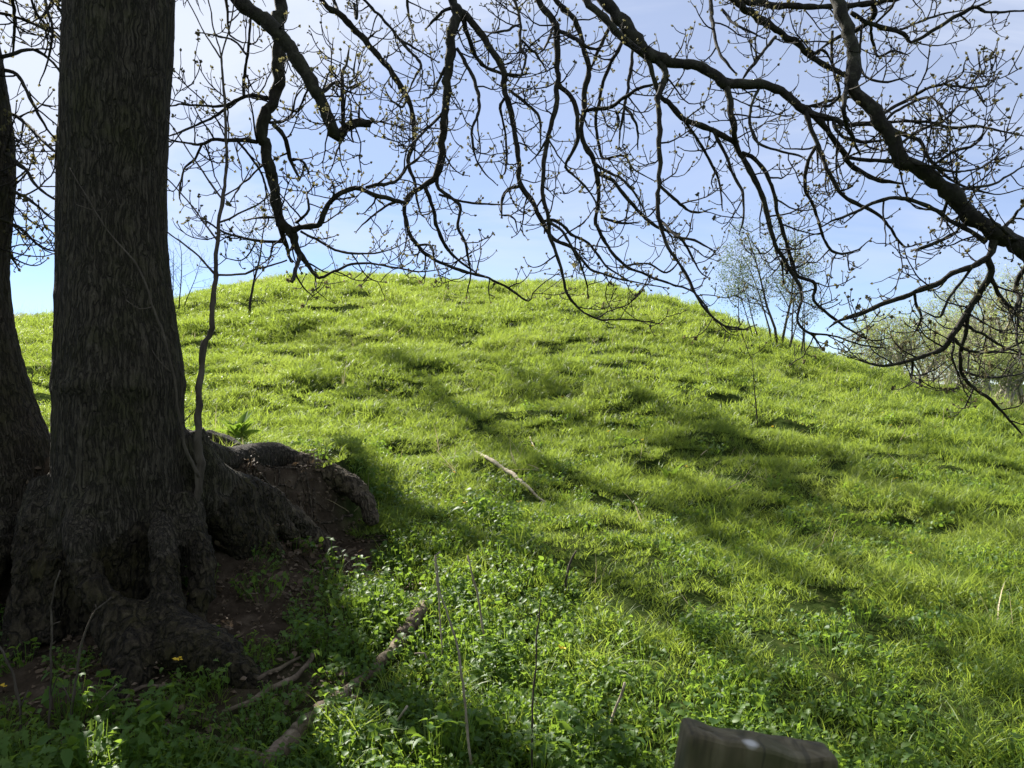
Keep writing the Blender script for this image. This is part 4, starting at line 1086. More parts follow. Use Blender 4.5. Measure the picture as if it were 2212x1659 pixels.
# dead stalks at the foot of the tree and in the foreground weeds
stalks = [
    ('tall straight leafless stalk in front of the left roots', 3.25, [[(106, 1590, 5), (110, 1480, 5), (110, 1370, 4.5), (112, 1300, 4), (130, 1232, 3)], [(110, 1352, 3), (120, 1346, 2.5), (130, 1343, 2)], [(110, 1396, 3), (120, 1385, 2)], [(110, 1500, 3), (125, 1460, 2.5), (138, 1452, 2)]]),
    ('leaning forked stalk right of the tall straight one by the roots', 3.2, [[(150, 1590, 6), (160, 1500, 6), (172, 1410, 5), (200, 1330, 4), (228, 1302, 3.5), (241, 1290, 3)], [(153, 1520, 4), (140, 1490, 3), (135, 1480, 2)], [(210, 1322, 3), (206, 1305, 2)]]),
    ('curved stalk at the extreme left bottom of the picture', 3.15, [[(46, 1590, 6), (42, 1520, 6), (28, 1460, 5), (12, 1420, 5), (-10, 1385, 4)], [(44, 1530, 4), (52, 1510, 3), (61, 1490, 2)]]),
    ('pale split stalk leaning right beside the leaning forked one', 3.2, [[(192, 1560, 5), (205, 1535, 6), (222, 1510, 5), (240, 1490, 3), (252, 1478, 2)]]),
    ('longest dead stem rising through the middle of the weeds', 3.0, [[(1020, 1680, 6), (1008, 1560, 6), (998, 1460, 5), (985, 1380, 5), (968, 1330, 4.5), (948, 1270, 4), (942, 1200, 3), (952, 1192, 2.5)]]),
    ('dry stem leaning left in the lit weeds above the nettles', 4.2, [[(1060, 1430, 5), (1045, 1360, 4.5), (1032, 1290, 4.5), (1018, 1230, 4), (1010, 1200, 3.5)]]),
    ('upright dark stem right of the longest dead stem', 3.0, [[(1150, 1680, 5), (1150, 1560, 4.5), (1156, 1440, 4), (1164, 1330, 3), (1168, 1290, 2)]]),
    ('thin pale stem standing left of the longest dead stem', 3.5, [[(956, 1430, 3.5), (952, 1350, 3.5), (946, 1270, 3), (940, 1200, 2.5)]]),
    ('straight pale straw slanting right near the wooden post', 3.3, [[(1310, 1590, 6), (1325, 1540, 6), (1350, 1474, 6)]]),
    ('pale broken straw lying level across the bottom weeds', 3.0, [[(1112, 1573, 4), (1160, 1594, 5), (1217, 1609, 5)]]),
    ('pale bent straw lying in the dark weeds left of the longest stem', 3.1, [[(840, 1578, 4), (900, 1592, 5), (985, 1616, 4)]]),
    ('short pale straw crossing the bent straw at its left end', 3.1, [[(828, 1600, 3.5), (850, 1565, 4.5), (880, 1525, 5)]]),
    ('small white hooked dead stem beside the fallen log', 3.55, [[(930, 1452, 5), (924, 1430, 5), (917, 1412, 5), (895, 1412, 4)]]),
    ('dark knobbly dead twig standing in the grass right of centre', 4.6, [[(1222, 1280, 5), (1224, 1240, 5), (1236, 1205, 5), (1245, 1190, 4)]]),
    ('slender straw lying across the top of the fallen log', 3.75, [[(850, 1312, 3), (900, 1342, 4), (950, 1375, 4), (985, 1395, 3)]]),
    ('dark leaning dead stem by the trunk gap on the far left slope', 6.5, [[(62, 905, 3), (66, 860, 3), (70, 800, 2)]]),
]
for i, (lab, Y, paths) in enumerate(stalks):
    mt = M['sapling'] if i < 3 or 'dark' in lab else M['dead']
    Y = ground_hit(*paths[0][0][:2])[1]
    stick('dead_stalk', lab, 'stalk', [[(a, b, Y + .004 * (1500 - b) * (0 if i else 0), w) for a, b, w in p] for p in paths], mt, 6, 'dry stalks in the undergrowth', seed=40 + i)

def lying(pts, lift):
    """Points given on the picture grid with width; laid on the ground."""
    out = []
    for a, b, w in pts:
        g = ground_hit(a, b); r = w * .5 / F * g[1]
        out.append(np.append(g + np.array([0, 0, r * lift]), r))
    return np.array(out)
CLEAR = []
def laid(name, label, cat, pts, mat, lift=.5, sides=10, group=None, seed=1, extra=()):
    rng = random.Random(seed)
    pp = []
    for q in (pts,) + tuple(extra):
        C = catmull(lying(q, lift), .03)
        P, R = jitter_path(C[:, :3], C[:, 3], rng, .25, .5); pp.append((P, R))
        CLEAR.append((P[:, :2], R * .8 + .04 * (R < .024)))
    b = pp[0][0][0].copy()
    from mathutils import Matrix
    me = tube_mesh(name, pp, sides); o = link(name, me, mat)
    me.transform(Matrix.Translation(Vector(-b))); o.location = b
    tag(o, label, cat, group)
    return o
laid('fallen_log', 'long rotting log lying from the lit weeds down to the bottom edge', 'log',
     [(925, 1302, 22), (905, 1345, 32), (870, 1390, 35), (838, 1430, 28), (790, 1480, 22), (740, 1520, 28), (690, 1560, 36), (640, 1608, 42), (600, 1650, 46), (560, 1690, 46)], M['log'], .95, 14, seed=2)
laid('fallen_branch', 'curved brown branch lying on the bare earth left of the log', 'branch',
     [(680, 1412, 9), (660, 1455, 12), (620, 1490, 12), (570, 1512, 13), (530, 1540, 12), (480, 1552, 9)], M['log'], 2.4, 8, seed=3)
laid('fallen_branch', 'thin kinked branch lying below the front root', 'branch',
     [(392, 1490, 7), (350, 1497, 8), (320, 1495, 9), (290, 1508, 9), (262, 1535, 9), (230, 1562, 7)], M['log'], 2.6, 8, seed=4)
laid('fallen_branch', 'short grey branch stub lying at the end of the front root', 'branch',
     [(555, 1482, 11), (580, 1468, 10), (620, 1445, 8), (650, 1430, 6)], M['log'], 2.4, 8, seed=5)
laid('bleached_stick', 'bleached pale stick lying on the sunlit grass in the centre', 'stick',
     [(1030, 984, 7), (1060, 1004, 8.5), (1090, 1024, 10), (1112, 1040, 9), (1135, 1054, 7), (1158, 1076, 6), (1184, 1095, 4)], M['pale_stick'], 2.0, 9, seed=6)
laid('wood_chunk', 'short broken chunk of wood at the bottom edge left of the log', 'wood',
     [(500, 1640, 22), (530, 1645, 24), (560, 1648, 22)], M['log'], .9, 10, seed=7)
laid('small_stick', 'thin pale crooked twig on the grass above the bleached stick', 'stick',
     [(1145, 950, 3), (1155, 975, 3.5), (1172, 985, 3)], M['pale_stick'], 4, 6, seed=8)

# weathered board top of the stile post at the bottom edge
def post():
    Y = 0.95
    nxp, nyp, nzp = 28, 8, 30
    c0 = W(1488, 1595, Y); c1 = W(1820, 1647, Y)
    ax = c1 - c0; wdt = np.linalg.norm(ax[[0, 2]]); ax = ax / np.linalg.norm(ax)
    upv = np.array([-ax[2], 0, ax[0]]); dep = 0.052
    H = 1.18
    import bmesh
    bm = bmesh.new()
    bmesh.ops.create_cube(bm, size=1)
    for v in bm.verts:
        v.co.x = (v.co.x + .5) * wdt; v.co.y = (v.co.y + .5) * dep; v.co.z = (v.co.z - .5) * H
    bmesh.ops.bevel(bm, geom=list(bm.edges), offset=.009, segments=3, affect='EDGES', profile=.6)
    for _ in range(40): break
    bmesh.ops.triangulate(bm, faces=bm.faces[:])
    for it in range(5):
        ed = [e for e in bm.edges if e.calc_length() > (.012 if min(e.verts[0].co.z, e.verts[1].co.z) > -.12 else .12)]
        if not ed: break
        bmesh.ops.subdivide_edges(bm, edges=ed, cuts=1)
        bmesh.ops.triangulate(bm, faces=[f for f in bm.faces if len(f.verts) > 3])
    for v in bm.verts:
        c = v.co
        n1 = float(noise3(c.x * 22, c.y * 22, c.z * 4, 7)); n2 = float(noise3(c.x * 90, c.y * 90, c.z * 12, 8))
        wave = 0.006 * math.sin(c.x / wdt * 6.5 + 0.6)
        edge = max(0, 1 - abs(c.z) / .05)
        c.y += 0.0022 * n1 + 0.0008 * n2 + (wave * edge if c.y < dep * .5 else 0.3 * wave * edge)
        c.z += (0.003 * n1 + 0.0012 * n2 + (0.006 * math.exp(-((c.x - .01) / .03) ** 2))) * edge
    me = bpy.data.meshes.new('wooden_post'); bm.to_mesh(me); bm.free()
    for p in me.polygons: p.use_smooth = True
    m, t = mat_new('weathered_wood')
    tcx = nd(t, 'ShaderNodeTexCoord')
    mpn = nd(t, 'ShaderNodeMapping'); mpn.inputs['Scale'].default_value = (40, 40, 5)
    t.links.new(tcx.outputs['Object'], mpn.inputs[0])
    n1 = nd(t, 'ShaderNodeTexNoise'); n1.inputs['Scale'].default_value = 1; n1.inputs['Detail'].default_value = 8; n1.inputs['Distortion'].default_value = .8
    t.links.new(mpn.outputs[0], n1.inputs['Vector'])
    wood = ramp_col(t, n1.outputs['Fac'], [(.3, (.036, .028, .012)), (.5, (.090, .072, .036)), (.75, (.150, .125, .072))])
    n2 = nd(t, 'ShaderNodeTexNoise'); n2.inputs['Scale'].default_value = 14; n2.inputs['Detail'].default_value = 5
    t.links.new(tcx.outputs['Object'], n2.inputs['Vector'])
    mr = nd(t, 'ShaderNodeMapRange'); mr.inputs['From Min'].default_value = .42; mr.inputs['From Max'].default_value = .62; mr.inputs['To Max'].default_value = .6
    t.links.new(n2.outputs['Fac'], mr.inputs['Value'])
    mx = nd(t, 'ShaderNodeMix', data_type='RGBA'); mx.inputs['B'].default_value = (.036, .040, .008, 1)
    t.links.new(mr.outputs[0], mx.inputs['Factor']); t.links.new(wood, mx.inputs['A'])
    mpc = nd(t, 'ShaderNodeMapping'); mpc.inputs['Scale'].default_value = (70, 9, 9)
    t.links.new(tcx.outputs['Object'], mpc.inputs[0])
    n3 = nd(t, 'ShaderNodeTexNoise'); n3.inputs['Scale'].default_value = 1; n3.inputs['Detail'].default_value = 3; n3.inputs['Distortion'].default_value = .5
    t.links.new(mpc.outputs[0], n3.inputs['Vector'])
    cr = nd(t, 'ShaderNodeMapRange'); cr.inputs['From Min'].default_value = .34; cr.inputs['From Max'].default_value = .42; cr.inputs['To Min'].default_value = .55
    t.links.new(n3.outputs['Fac'], cr.inputs['Value'])
    mxc = nd(t, 'ShaderNodeMix', data_type='RGBA', blend_type='MULTIPLY'); mxc.inputs['Factor'].default_value = 1
    t.links.new(mx.outputs['Result'], mxc.inputs['A']); t.links.new(cr.outputs[0], mxc.inputs['B']); mx = mxc
    # splash of bird lime on the top edge
    sx = nd(t, 'ShaderNodeVectorMath', operation='DISTANCE'); sx.inputs[1].default_value = (wdt * .42, .012, 0.0)
    t.links.new(tcx.outputs['Object'], sx.inputs[0])
    m2 = nd(t, 'ShaderNodeMapRange'); m2.inputs['From Min'].default_value = .005; m2.inputs['From Max'].default_value = .012; m2.inputs['To Min'].default_value = .6; m2.inputs['To Max'].default_value = 0
    t.links.new(sx.outputs['Value'], m2.inputs['Value'])
    mx2 = nd(t, 'ShaderNodeMix', data_type='RGBA'); mx2.inputs['B'].default_value = (.62, .61, .58, 1)
    t.links.new(m2.outputs[0], mx2.inputs['Factor']); t.links.new(mx.outputs['Result'], mx2.inputs['A'])
    p = nd(t, 'ShaderNodeBsdfPrincipled'); p.inputs['Roughness'].default_value = .9
    t.links.new(mx2.outputs['Result'], p.inputs['Base Color'])
    bp = nd(t, 'ShaderNodeBump'); bp.inputs['Strength'].default_value = .6; bp.inputs['Distance'].default_value = .006
    t.links.new(n1.outputs['Fac'], bp.inputs['Height']); t.links.new(bp.outputs[0], p.inputs['Normal'])
    o_ = nd(t, 'ShaderNodeOutputMaterial'); t.links.new(p.outputs[0], o_.inputs[0])
    me.materials.append(m)
    o = bpy.data.objects.new('wooden_post', me); COL.objects.link(o)
    o.location = Vector(c0)
    o.rotation_euler = (0, -math.atan2(ax[2], ax[0]), 0)
    tag(o, 'weathered flat-topped wooden post at the bottom edge, close to the camera', 'post')
post()

# ------------------------------------------------------------------ grass, weeds, litter (scattered)
rngN = np.random.default_rng(7)
def store_rnd(me, a):
    at = me.attributes.new('rnd', 'FLOAT', 'POINT'); at.data.foreach_set('value', np.asarray(a, np.float32))

def blades(nb, R, hmin, hmax, wid, bend, lean=0.25, drift=(0.0, 0.0)):
    r = R * np.sqrt(rngN.random(nb)); a = rngN.random(nb) * 2 * np.pi
    bx = r * np.cos(a); by = r * np.sin(a)
    az = rngN.random(nb) * 2 * np.pi
    h = hmin + (hmax - hmin) * rngN.random(nb) ** 1.5
    bd = bend * (0.3 + rngN.random(nb))
    dx_ = np.cos(az) + drift[0]; dy_ = np.sin(az) + drift[1]
    fa = rngN.random(nb) * 2 * np.pi
    wx, wy = np.cos(fa), np.sin(fa)
    ln = lean * rngN.random(nb)
    V = []
    for t, w in ((0, 1.0), (0.38, .95), (0.72, .62), (1.0, 0.0)):
        k = h * (ln * t + bd * t * t)
        cx = bx + dx_ * k; cy = by + dy_ * k
        cz = h * (t - 0.42 * np.minimum(bd, 1.4) * t * t) - 0.015
        ww = wid * w * (0.6 + 0.8 * ((a * 7.77) % 1)) * 0.5
        if t < 1:
            V.append(np.stack([cx - wx * ww, cy - wy * ww, cz], -1)); V.append(np.stack([cx + wx * ww, cy + wy * ww, cz], -1))
        else:
            V.append(np.stack([cx, cy, cz], -1))
    V = np.stack(V, 1)                      # nb,7,3
    i = np.arange(nb)[:, None] * 7
    q = np.concatenate([i + np.array([[0, 1, 3, 2]]), i + np.array([[2, 3, 5, 4]])])
    t = i + np.array([[4, 5, 6]])
    rn = np.repeat(rngN.random(nb), 7)
    return V.reshape(-1, 3), q, t, rn

def leaves(nl, R, hmin, hmax, size, shape, droop=.3, tilt=.5, stalk=True):
    """Broad leaves on thin stalks; shape: list of (along, half width)."""
    V, T, A = [], [], []
    for _ in range(nl):
        r = R * math.sqrt(rngN.random()); a = rngN.random() * 6.283
        h = hmin + (hmax - hmin) * rngN.random()
        base = np.array([r * math.cos(a), r * math.sin(a), h])
        az = rngN.random() * 6.283; el = rngN.normal(0.1, tilt)
        d = np.array([math.cos(az) * math.cos(el), math.sin(az) * math.cos(el), math.sin(el)])
        s = np.cross(d, [0, 0, 1.0]); s /= np.linalg.norm(s) + 1e-9
        roll = rngN.normal(0, .45); n = np.cross(s, d)
        s = s * math.cos(roll) + n * math.sin(roll); n = np.cross(s, d)
        S = size * (0.55 + 0.9 * rngN.random())
        b = len(V); m = len(shape)
        for (u, w) in shape:
            c = base + d * S * u - np.array([0, 0, 1]) * droop * S * u * u
            fold = n * S * w * .35
            V += [c - s * S * w + fold, c, c + s * S * w + fold]
        for k in range(m - 1):
            p = b + k * 3
            T += [(p, p + 1, p + 4), (p, p + 4, p + 3), (p + 1, p + 2, p + 5), (p + 1, p + 5, p + 4)]
        A += [rngN.random()] * (3 * m)
        if not stalk: continue
        b = len(V); w = 0.0016
        foot = np.array([base[0] * .6, base[1] * .6, -0.01])
        V += [foot + s * w, foot - s * w, base - s * w, base + s * w]; T += [(b, b + 1, b + 2), (b, b + 2, b + 3)]; A += [.3] * 4
    return np.array(V), np.array(T), np.array(A)

ROUND = [(0, .08), (.18, .40), (.5, .52), (.82, .36), (1, .04)]
OVAL = [(0, .03), (.2, .26), (.42, .30), (.7, .19), (1, .01)]
TOOTH = [(0, .04), (.12, .26), (.20, .22), (.32, .34), (.40, .26), (.52, .30), (.60, .21), (.74, .20), (.80, .13), (1, .01)]
LOBE = [(0, .02), (.16, .10), (.30, .42), (.40, .14), (.55, .34), (.64, .10), (.80, .22), (1, .02)]

HID = bpy.data.collections.new('tuft_library')
def lib(colname, items):
    c = bpy.data.collections.new(colname)
    for i, me in enumerate(items):
        o = bpy.data.objects.new('%s_%02d' % (colname, i), me); c.objects.link(o)
    return c
def blade_me(mat, *a, **k):
    V, q, t, rn = blades(*a, **k)
    me = mesh_np('tuft', V, q, t); store_rnd(me, rn); me.materials.append(M[mat]); return me
def leaf_me(mat, *a, **k):
    V, T, A = leaves(*a, **k)
    me = mesh_np('leafy_tuft', V, None, T, smooth=True); store_rnd(me, A); me.materials.append(M[mat]); return me

L_near = lib('turf_near', [blade_me('grass', 80, .13, .04, .16, .0052, .9) for _ in range(5)])
L_low = lib('turf_low', [blade_me('grass', 210, .16, .025, .085, .0052, .8, .4) for _ in range(4)])
L_lowf = lib('turf_low_far', [blade_me('grass', 260, .32, .035, .12, .0100, .8, .4) for _ in range(4)])
L_tus = lib('tussock', [blade_me('grass', 80, .07, .12, .30, .0048, .8, .35) for _ in range(4)])
L_mid = lib('turf_mid', [blade_me('grass', 120, .20, .05, .18, .0065, .9, .3) for _ in range(5)])
L_far = lib('turf_far', [blade_me('grass', 120, .30, .06, .22, .0105, .9, .3) for _ in range(5)])
L_weed = lib('ground_leaves', [leaf_me('weed', 62, .15, .015, .08, .023, ROUND) for _ in range(3)] + [leaf_me('weed', 56, .15, .02, .11, .030, LOBE) for _ in range(3)])
L_tall = lib('leafy_stems', [leaf_me('weed', 44, .12, .05, .20, .048, TOOTH, droop=.35, tilt=.4) for _ in range(4)] + [leaf_me('weed', 48, .14, .05, .17, .044, LOBE, tilt=.45) for _ in range(3)])
L_straw = lib('straw_bits', [blade_me('straw', 3, .12, .15, .42, .0065, .25, .9) for _ in range(6)])
L_dry = lib('dry_grass', [blade_me('straw', 16, .14, .25, .75, .005, .25, .5) for _ in range(4)])
L_lit = lib('litter_bits', [leaf_me('litter', 24, .16, .0, .015, .035, OVAL, droop=.1, tilt=.25) for _ in range(4)])
def clod_me():
    V, T, A = [], [], []
    for _ in range(14):
        c = np.array([rngN.normal(0, .07), rngN.normal(0, .07), 0.0]); r = rngN.uniform(.004, .018)
        b = len(V)
        for d in ((1, 0, 0), (-1, 0, 0), (0, 1, 0), (0, -1, 0), (0, 0, .7), (0, 0, -.7)):
            V.append(c + np.array(d) * r * rngN.uniform(.6, 1.3) + rngN.normal(0, r * .15, 3))
        for f in ((0, 2, 4), (2, 1, 4), (1, 3, 4), (3, 0, 4), (2, 0, 5), (1, 2, 5), (3, 1, 5), (0, 3, 5)): T.append(tuple(b + q for q in f))
        A += [rngN.random()] * 6
    me = mesh_np('crumbs', np.array(V), None, np.array(T), smooth=False); store_rnd(me, A); me.materials.append(M['litter']); return me
L_clod = lib('earth_crumbs', [clod_me() for _ in range(4)])
L_cel = lib('yellow_flowers', [leaf_me('petal', 7, .012, .10, .11, .016, OVAL, droop=.0, tilt=.3, stalk=False) for _ in range(2)])

def leaf_blade(name, shape, mat):
    V, T = [], []
    for (u, w) in shape:
        c = np.array([0, u, -.18 * u * u])
        V += [c + np.array([-w, 0, w * .35]), c, c + np.array([w, 0, w * .35])]
    for q in range(len(shape) - 1):
        p = q * 3
        T += [(p, p + 1, p + 4), (p, p + 4, p + 3), (p + 1, p + 2, p + 5), (p + 1, p + 5, p + 4)]
    me = mesh_np(name, np.array(V), None, np.array(T)); store_rnd(me, np.full(len(V), .6)); me.materials.append(mat)
    return me
LONG = [(0, .02), (.12, .10), (.35, .17), (.6, .16), (.85, .08), (1, .01)]
LB = {k: leaf_blade('leaf', sh, M['weed']) for k, sh in (('tooth', TOOTH), ('lobe', LOBE), ('long', LONG), ('round', ROUND))}
def plant(name, label, cat, px, py, kind, nst, per, h, size, rad, seed, base=None):
    rng = random.Random(seed)
    b = ground_hit(px, py) if base is None else base
    t = empty(name, b, label, cat)
    st = []
    for i in range(nst):
        a = rng.random() * 6.28; r = rad * math.sqrt(rng.random())
        x0, y0 = b[0] + r * math.cos(a), b[1] + r * math.sin(a)
        H = h * rng.uniform(.6, 1.1)
        P, R = grow(np.array([x0, y0, gz(x0, y0) - .02]), np.array([rng.gauss(0, .25), rng.gauss(0, .25), 1]), H, .0032, .0018, 6, rng, 0, .05, .08)
        st.append((P, R))
        for j in range(per):
            f = (.25 + .75 * (j // 2 * 2) / max(1, per - 2)) * 5; f = min(f, 4.99)
            q = P[int(f)] + (P[int(f) + 1] - P[int(f)]) * (f - int(f))
            o = bpy.data.objects.new('leaf', LB[kind]); COL.objects.link(o); o.parent = t
            o.location = Vector(q - b)
            o.rotation_euler = (rng.uniform(-.35, .45) if kind != 'long' else rng.uniform(.5, 1.25), rng.gauss(0, .3), (j % 2) * 3.14 + (j // 2) * 1.57 + a + rng.gauss(0, .25))
            sc_ = size * rng.uniform(.7, 1.2) * (1.15 - .5 * (f / 5) ** 2); o.scale = (sc_, sc_, sc_)
    link('stems', tube_mesh('stems', st, 5), M['weed'], t)['kind'] = 'stuff'
plant('nettle_clump', 'dark leafy clump at the tip of the bank root', 'plant', 850, 1090, 'lobe', 9, 8, .30, .055, .20, 1)
plant('nettle_clump', 'sunlit nettle clump right of the bare earth, above the log', 'plant', 765, 1260, 'tooth', 9, 8, .24, .060, .20, 2)
plant('nettle_clump', 'tall nettles in the weeds right of the longest dead stem', 'plant', 1085, 1480, 'tooth', 8, 10, .24, .062, .20, 3)
plant('dock_plant', 'dock with upright glowing yellow-green leaves behind the bank root', 'plant', 512, 952, 'long', 4, 6, .14, .24, .10, 4)
plant('root_seedling', 'small round-leaved plant in the gap between trunk and roots', 'plant', 432, 1200, 'round', 4, 6, .16, .050, .06, 5)
plant('parsley_clump', 'lush feathery clump at the bottom left corner', 'plant', 170, 1650, 'lobe', 12, 9, .20, .070, .32, 6)
plant('parsley_clump', 'feathery leafy clump beside the bottom end of the log', 'plant', 760, 1640, 'lobe', 8, 8, .20, .062, .22, 7)
plant('nettle_clump', 'nettle clump at the bottom left of the wooden post', 'plant', 1330, 1640, 'tooth', 7, 10, .22, .062, .18, 8)
plant('dock_plant', 'small dock with two bright leaves on the grass right of centre', 'plant', 1445, 1035, 'long', 2, 4, .10, .20, .05, 9)

def scatter(name, x, y, scl, pick_n, coll, tilt, label, dz=0.0, follow=0.5, rmin=None):
    n = len(x)
    z = terrain(x, y) + dz
    e = 0.06
    gx = (terrain(x + e, y) - terrain(x - e, y)) / (2 * e); gy = (terrain(x, y + e) - terrain(x, y - e)) / (2 * e)
    rot = np.stack([np.arctan(gy) * follow + rngN.normal(0, tilt, n), -np.arctan(gx) * follow + rngN.normal(0, tilt, n), rngN.random(n) * 6.283], -1)
    me = bpy.data.meshes.new(name)
    me.vertices.add(n); me.vertices.foreach_set('co', np.stack([x, y, z], -1).astype(np.float32).ravel())
    a = me.attributes.new('rot', 'FLOAT_VECTOR', 'POINT'); a.data.foreach_set('vector', rot.astype(np.float32).ravel())
    a = me.attributes.new('scl', 'FLOAT', 'POINT'); a.data.foreach_set('value', np.asarray(scl, np.float32))
    a = me.attributes.new('pick', 'INT', 'POINT'); a.data.foreach_set('value', rngN.integers(0, pick_n, n).astype(np.int32))
    o = bpy.data.objects.new(name, me); COL.objects.link(o)
    ng = bpy.data.node_groups.new(name + '_scatter', 'GeometryNodeTree')
    ng.interface.new_socket('Geometry', in_out='INPUT', socket_type='NodeSocketGeometry')
    ng.interface.new_socket('Geometry', in_out='OUTPUT', socket_type='NodeSocketGeometry')
    gi = ng.nodes.new('NodeGroupInput'); go = ng.nodes.new('NodeGroupOutput')
    ip = ng.nodes.new('GeometryNodeInstanceOnPoints')
    ci = ng.nodes.new('GeometryNodeCollectionInfo'); ci.inputs['Collection'].default_value = coll
    ci.inputs['Separate Children'].default_value = True; ci.inputs['Reset Children'].default_value = True
    def named(nm, dt):
        q = ng.nodes.new('GeometryNodeInputNamedAttribute'); q.data_type = dt; q.inputs['Name'].default_value = nm
        return [s for s in q.outputs if s.enabled and s.name == 'Attribute'][0]
    er = ng.nodes.new('FunctionNodeEulerToRotation')
    ng.links.new(named('rot', 'FLOAT_VECTOR'), er.inputs[0])
    ng.links.new(gi.outputs[0], ip.inputs['Points']); ng.links.new(ci.outputs[0], ip.inputs['Instance'])
    ip.inputs['Pick Instance'].default_value = True
    ng.links.new(named('pick', 'INT'), ip.inputs['Instance Index'])
    ng.links.new(er.outputs[0], ip.inputs['Rotation']); ng.links.new(named('scl', 'FLOAT'), ip.inputs['Scale'])
    ng.links.new(ip.outputs[0], go.inputs[0])
    mo = o.modifiers.new('scatter', 'NODES'); mo.node_group = ng
    tag(o, label, kind='stuff')
    return o

def cloud(y0, y1, per_m2, umax=0.80):
    """Even random points on the wedge of ground in front of the camera."""
    area = umax * (y1 * y1 - y0 * y0)
    n = int(area * per_m2)
    y = np.sqrt(y0 * y0 + (y1 * y1 - y0 * y0) * rngN.random(n))
    x = (rngN.random(n) * 2 - 1) * umax * y
    return x, y
def keep(x, y, p):
    k = rngN.random(len(x)) < p
    return x[k], y[k]

def weedy(x, y):
    """How far broad-leaved weeds replace grass: the foot of the slope, left and middle."""
    px, py = to_px(x, y, terrain(x, y))
    d = sstep(1030, 1380, py - 0.50 * np.maximum(px - 950, 0) + 110 * fbm(x * 1.6, y * 1.6, 0, 51, 2))
    return np.clip(d, 0, 1)
def lump(x, y):
    return np.clip(0.5 + 0.55 * fbm(x * 1.1, y * 1.1, 0, 57, 3), 0, 1)
def trunk_clear(x, y):
    ok = np.ones(len(x), bool)
    for P, R in CLEAR:
        for (qx, qy), r in zip(P[::2], R[::2]):
            ok &= (x - qx) ** 2 + (y - qy + r * .3) ** 2 > r * r
    return ok & (np.hypot(x + 2.25, y - 4.4) > 0.42) & (np.hypot(x + 2.95, y - 4.65) > .4)

# low turf everywhere, then taller growth over it
x, y = cloud(2.7, 10, 22); w = weedy(x, y); s = soil_mask(x, y)
x, y = keep(x, y, trunk_clear(x, y) * (1 - .6 * w) * (1 - .97 * s))
scatter('low_turf', x, y, .8 + .4 * rngN.random(len(x)), 4, L_low, .12, 'close low turf at the foot of the slope')
x, y = cloud(9.5, 31, 8)
scatter('slope_turf', x, y, .8 + .4 * rngN.random(len(x)), 4, L_lowf, .12, 'close low turf over the mound')
# near turf
x, y = cloud(2.7, 9.5, 58); w = weedy(x, y); s = soil_mask(x, y); tcl = trunk_clear(x, y); lu = lump(x, y)
x, y = keep(x, y, tcl * (1 - .78 * w) * (1 - .97 * s) * (.35 + .65 * sstep(.2, .6, lu)))
scatter('grass_near', x, y, .45 + .70 * lump(x, y) + .25 * rngN.random(len(x)), 5, L_near, .22, 'short bright green grass at the foot of the slope')
x, y = cloud(3.0, 14, 9.0); w = weedy(x, y); s = soil_mask(x, y); lu = lump(x, y)
x, y = keep(x, y, (1 - .75 * w) * (1 - s) * sstep(.40, .8, lu) * trunk_clear(x, y))
scatter('grass_tussocks', x, y, .5 + .6 * rngN.random(len(x)), 4, L_tus, .22, 'longer grass tufts among the turf')
x, y = cloud(8.8, 16, 33); lu = lump(x, y)
x, y = keep(x, y, .40 + .6 * sstep(.2, .6, lu))
scatter('grass_slope', x, y, .45 + .75 * lump(x, y) + .25 * rngN.random(len(x)), 5, L_mid, .22, 'sunlit grass over the middle of the slope')
x, y = cloud(15.2, 31, 16); lu = lump(x * .8, y * .8)
x, y = keep(x, y, .45 + .55 * sstep(.2, .6, lu))
scatter('grass_crest', x, y, .40 + .75 * lump(x * .8, y * .8) + .3 * rngN.random(len(x)), 5, L_far, .22, 'grass towards the crest of the mound')
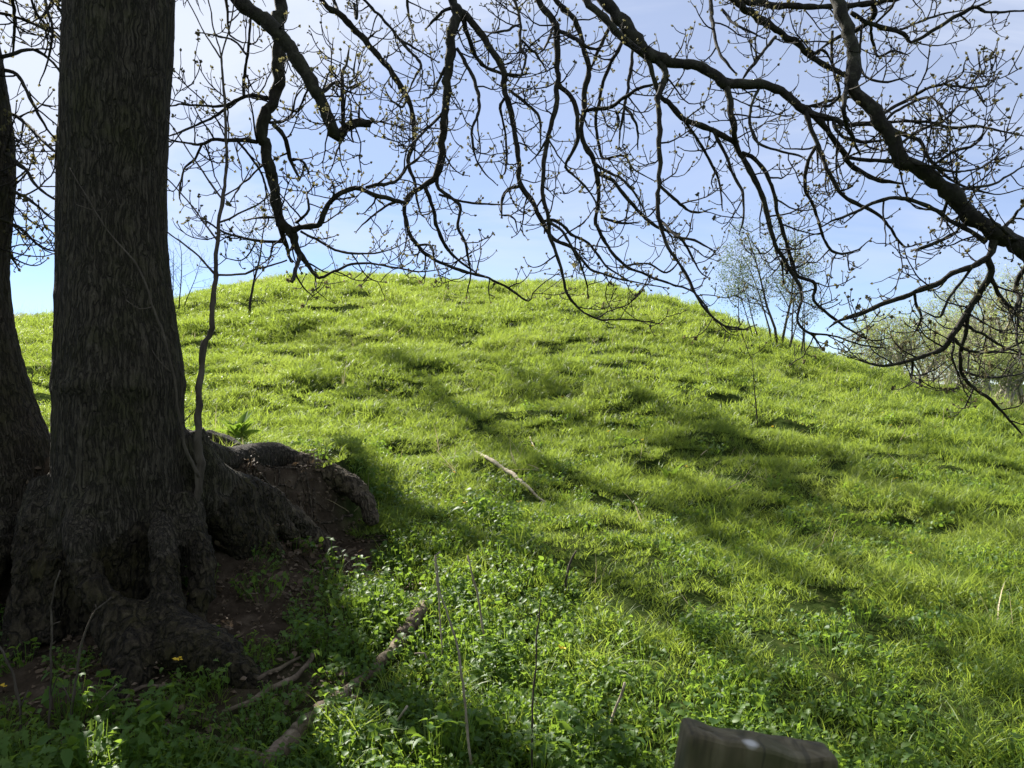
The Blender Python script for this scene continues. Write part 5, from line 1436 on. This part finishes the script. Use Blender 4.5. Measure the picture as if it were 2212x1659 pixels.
# broad leaves
x, y = cloud(2.6, 7.5, 75); w = weedy(x, y); s = soil_mask(x, y)
x, y = keep(x, y, trunk_clear(x, y) * np.clip(.12 + w, 0, 1) * (1 - .86 * s))
scatter('ground_cover', x, y, .65 + .6 * rngN.random(len(x)), 6, L_weed, .2, 'low broad-leaved ground cover at the foot of the slope')
x, y = cloud(7.5, 13, 5)
x, y = keep(x, y, .6 * lump(x + 5, y))
scatter('slope_leaves', x, y, .8 + .6 * rngN.random(len(x)), 6, L_weed, .2, 'scattered broad-leaved weeds in the slope grass')
x, y = cloud(2.5, 6.5, 20); w = weedy(x, y); s = soil_mask(x, y)
x, y = keep(x, y, trunk_clear(x, y) * w ** 1.5 * (1 - .96 * s) * sstep(.25, .7, lump(x + 9, y * 1.3)) * 1.1)
scatter('nettle_patch', x, y, .6 + .6 * rngN.random(len(x)), 7, L_tall, .12, 'nettles and cow parsley leaves in the foreground')
# straw and litter
x, y = cloud(4.0, 27, 0.8)
x, y = keep(x, y, 1.0 * (soil_mask(x, y) < .05) * (weedy(x, y) < .4))
scatter('dry_straws', x, y, .6 + .7 * rngN.random(len(x)), 6, L_straw, .55, 'pale dry straws lying scattered in the grass', .04)
x, y = cloud(2.7, 7.5, 40); s = soil_mask(x, y)
x, y = keep(x, y, s * .8 * trunk_clear(x, y))
scatter('leaf_litter', x, y, .6 + .6 * rngN.random(len(x)), 4, L_lit, .1, 'dead leaves on the bare earth', .008, 1.0)
x, y = cloud(2.7, 7.5, 70); s = soil_mask(x, y)
x, y = keep(x, y, s)
scatter('earth_crumbs', x, y, .6 + .8 * rngN.random(len(x)), 4, L_clod, .1, 'crumbs of dry earth and twigs on the bare bank', .002, 1.0)
x, y = cloud(2.7, 12, 1.2); w = weedy(x, y)
x, y = keep(x, y, .3 + .5 * w)
scatter('celandines', x, y, .7 + .6 * rngN.random(len(x)), 2, L_cel, .1, 'small yellow flowers dotted in the weeds', .02)
# rough dry grass on the right flank and along the left skyline
x = rngN.uniform(9.5, 14.5, 260); y = rngN.uniform(13.5, 20.5, 260)
px, py = to_px(x, y, terrain(x, y))
x, y = keep(x, y, (px > 1880) * 1.0)
x2 = rngN.uniform(-14.5, -11.0, 70); y2 = rngN.uniform(19.0, 22, 70)
uc = rngN.uniform(-.42, .40, 90); yc = np.interp(uc, _ut, _Dt) + rngN.uniform(-1.5, .5, 90)
x = np.concatenate([x, x2, uc * yc]); y = np.concatenate([y, y2, yc])
scatter('dry_grass', x, y, .5 + .6 * rngN.random(len(x)), 4, L_dry, .2, 'tall dead grass stalks on the rough edges of the mound')
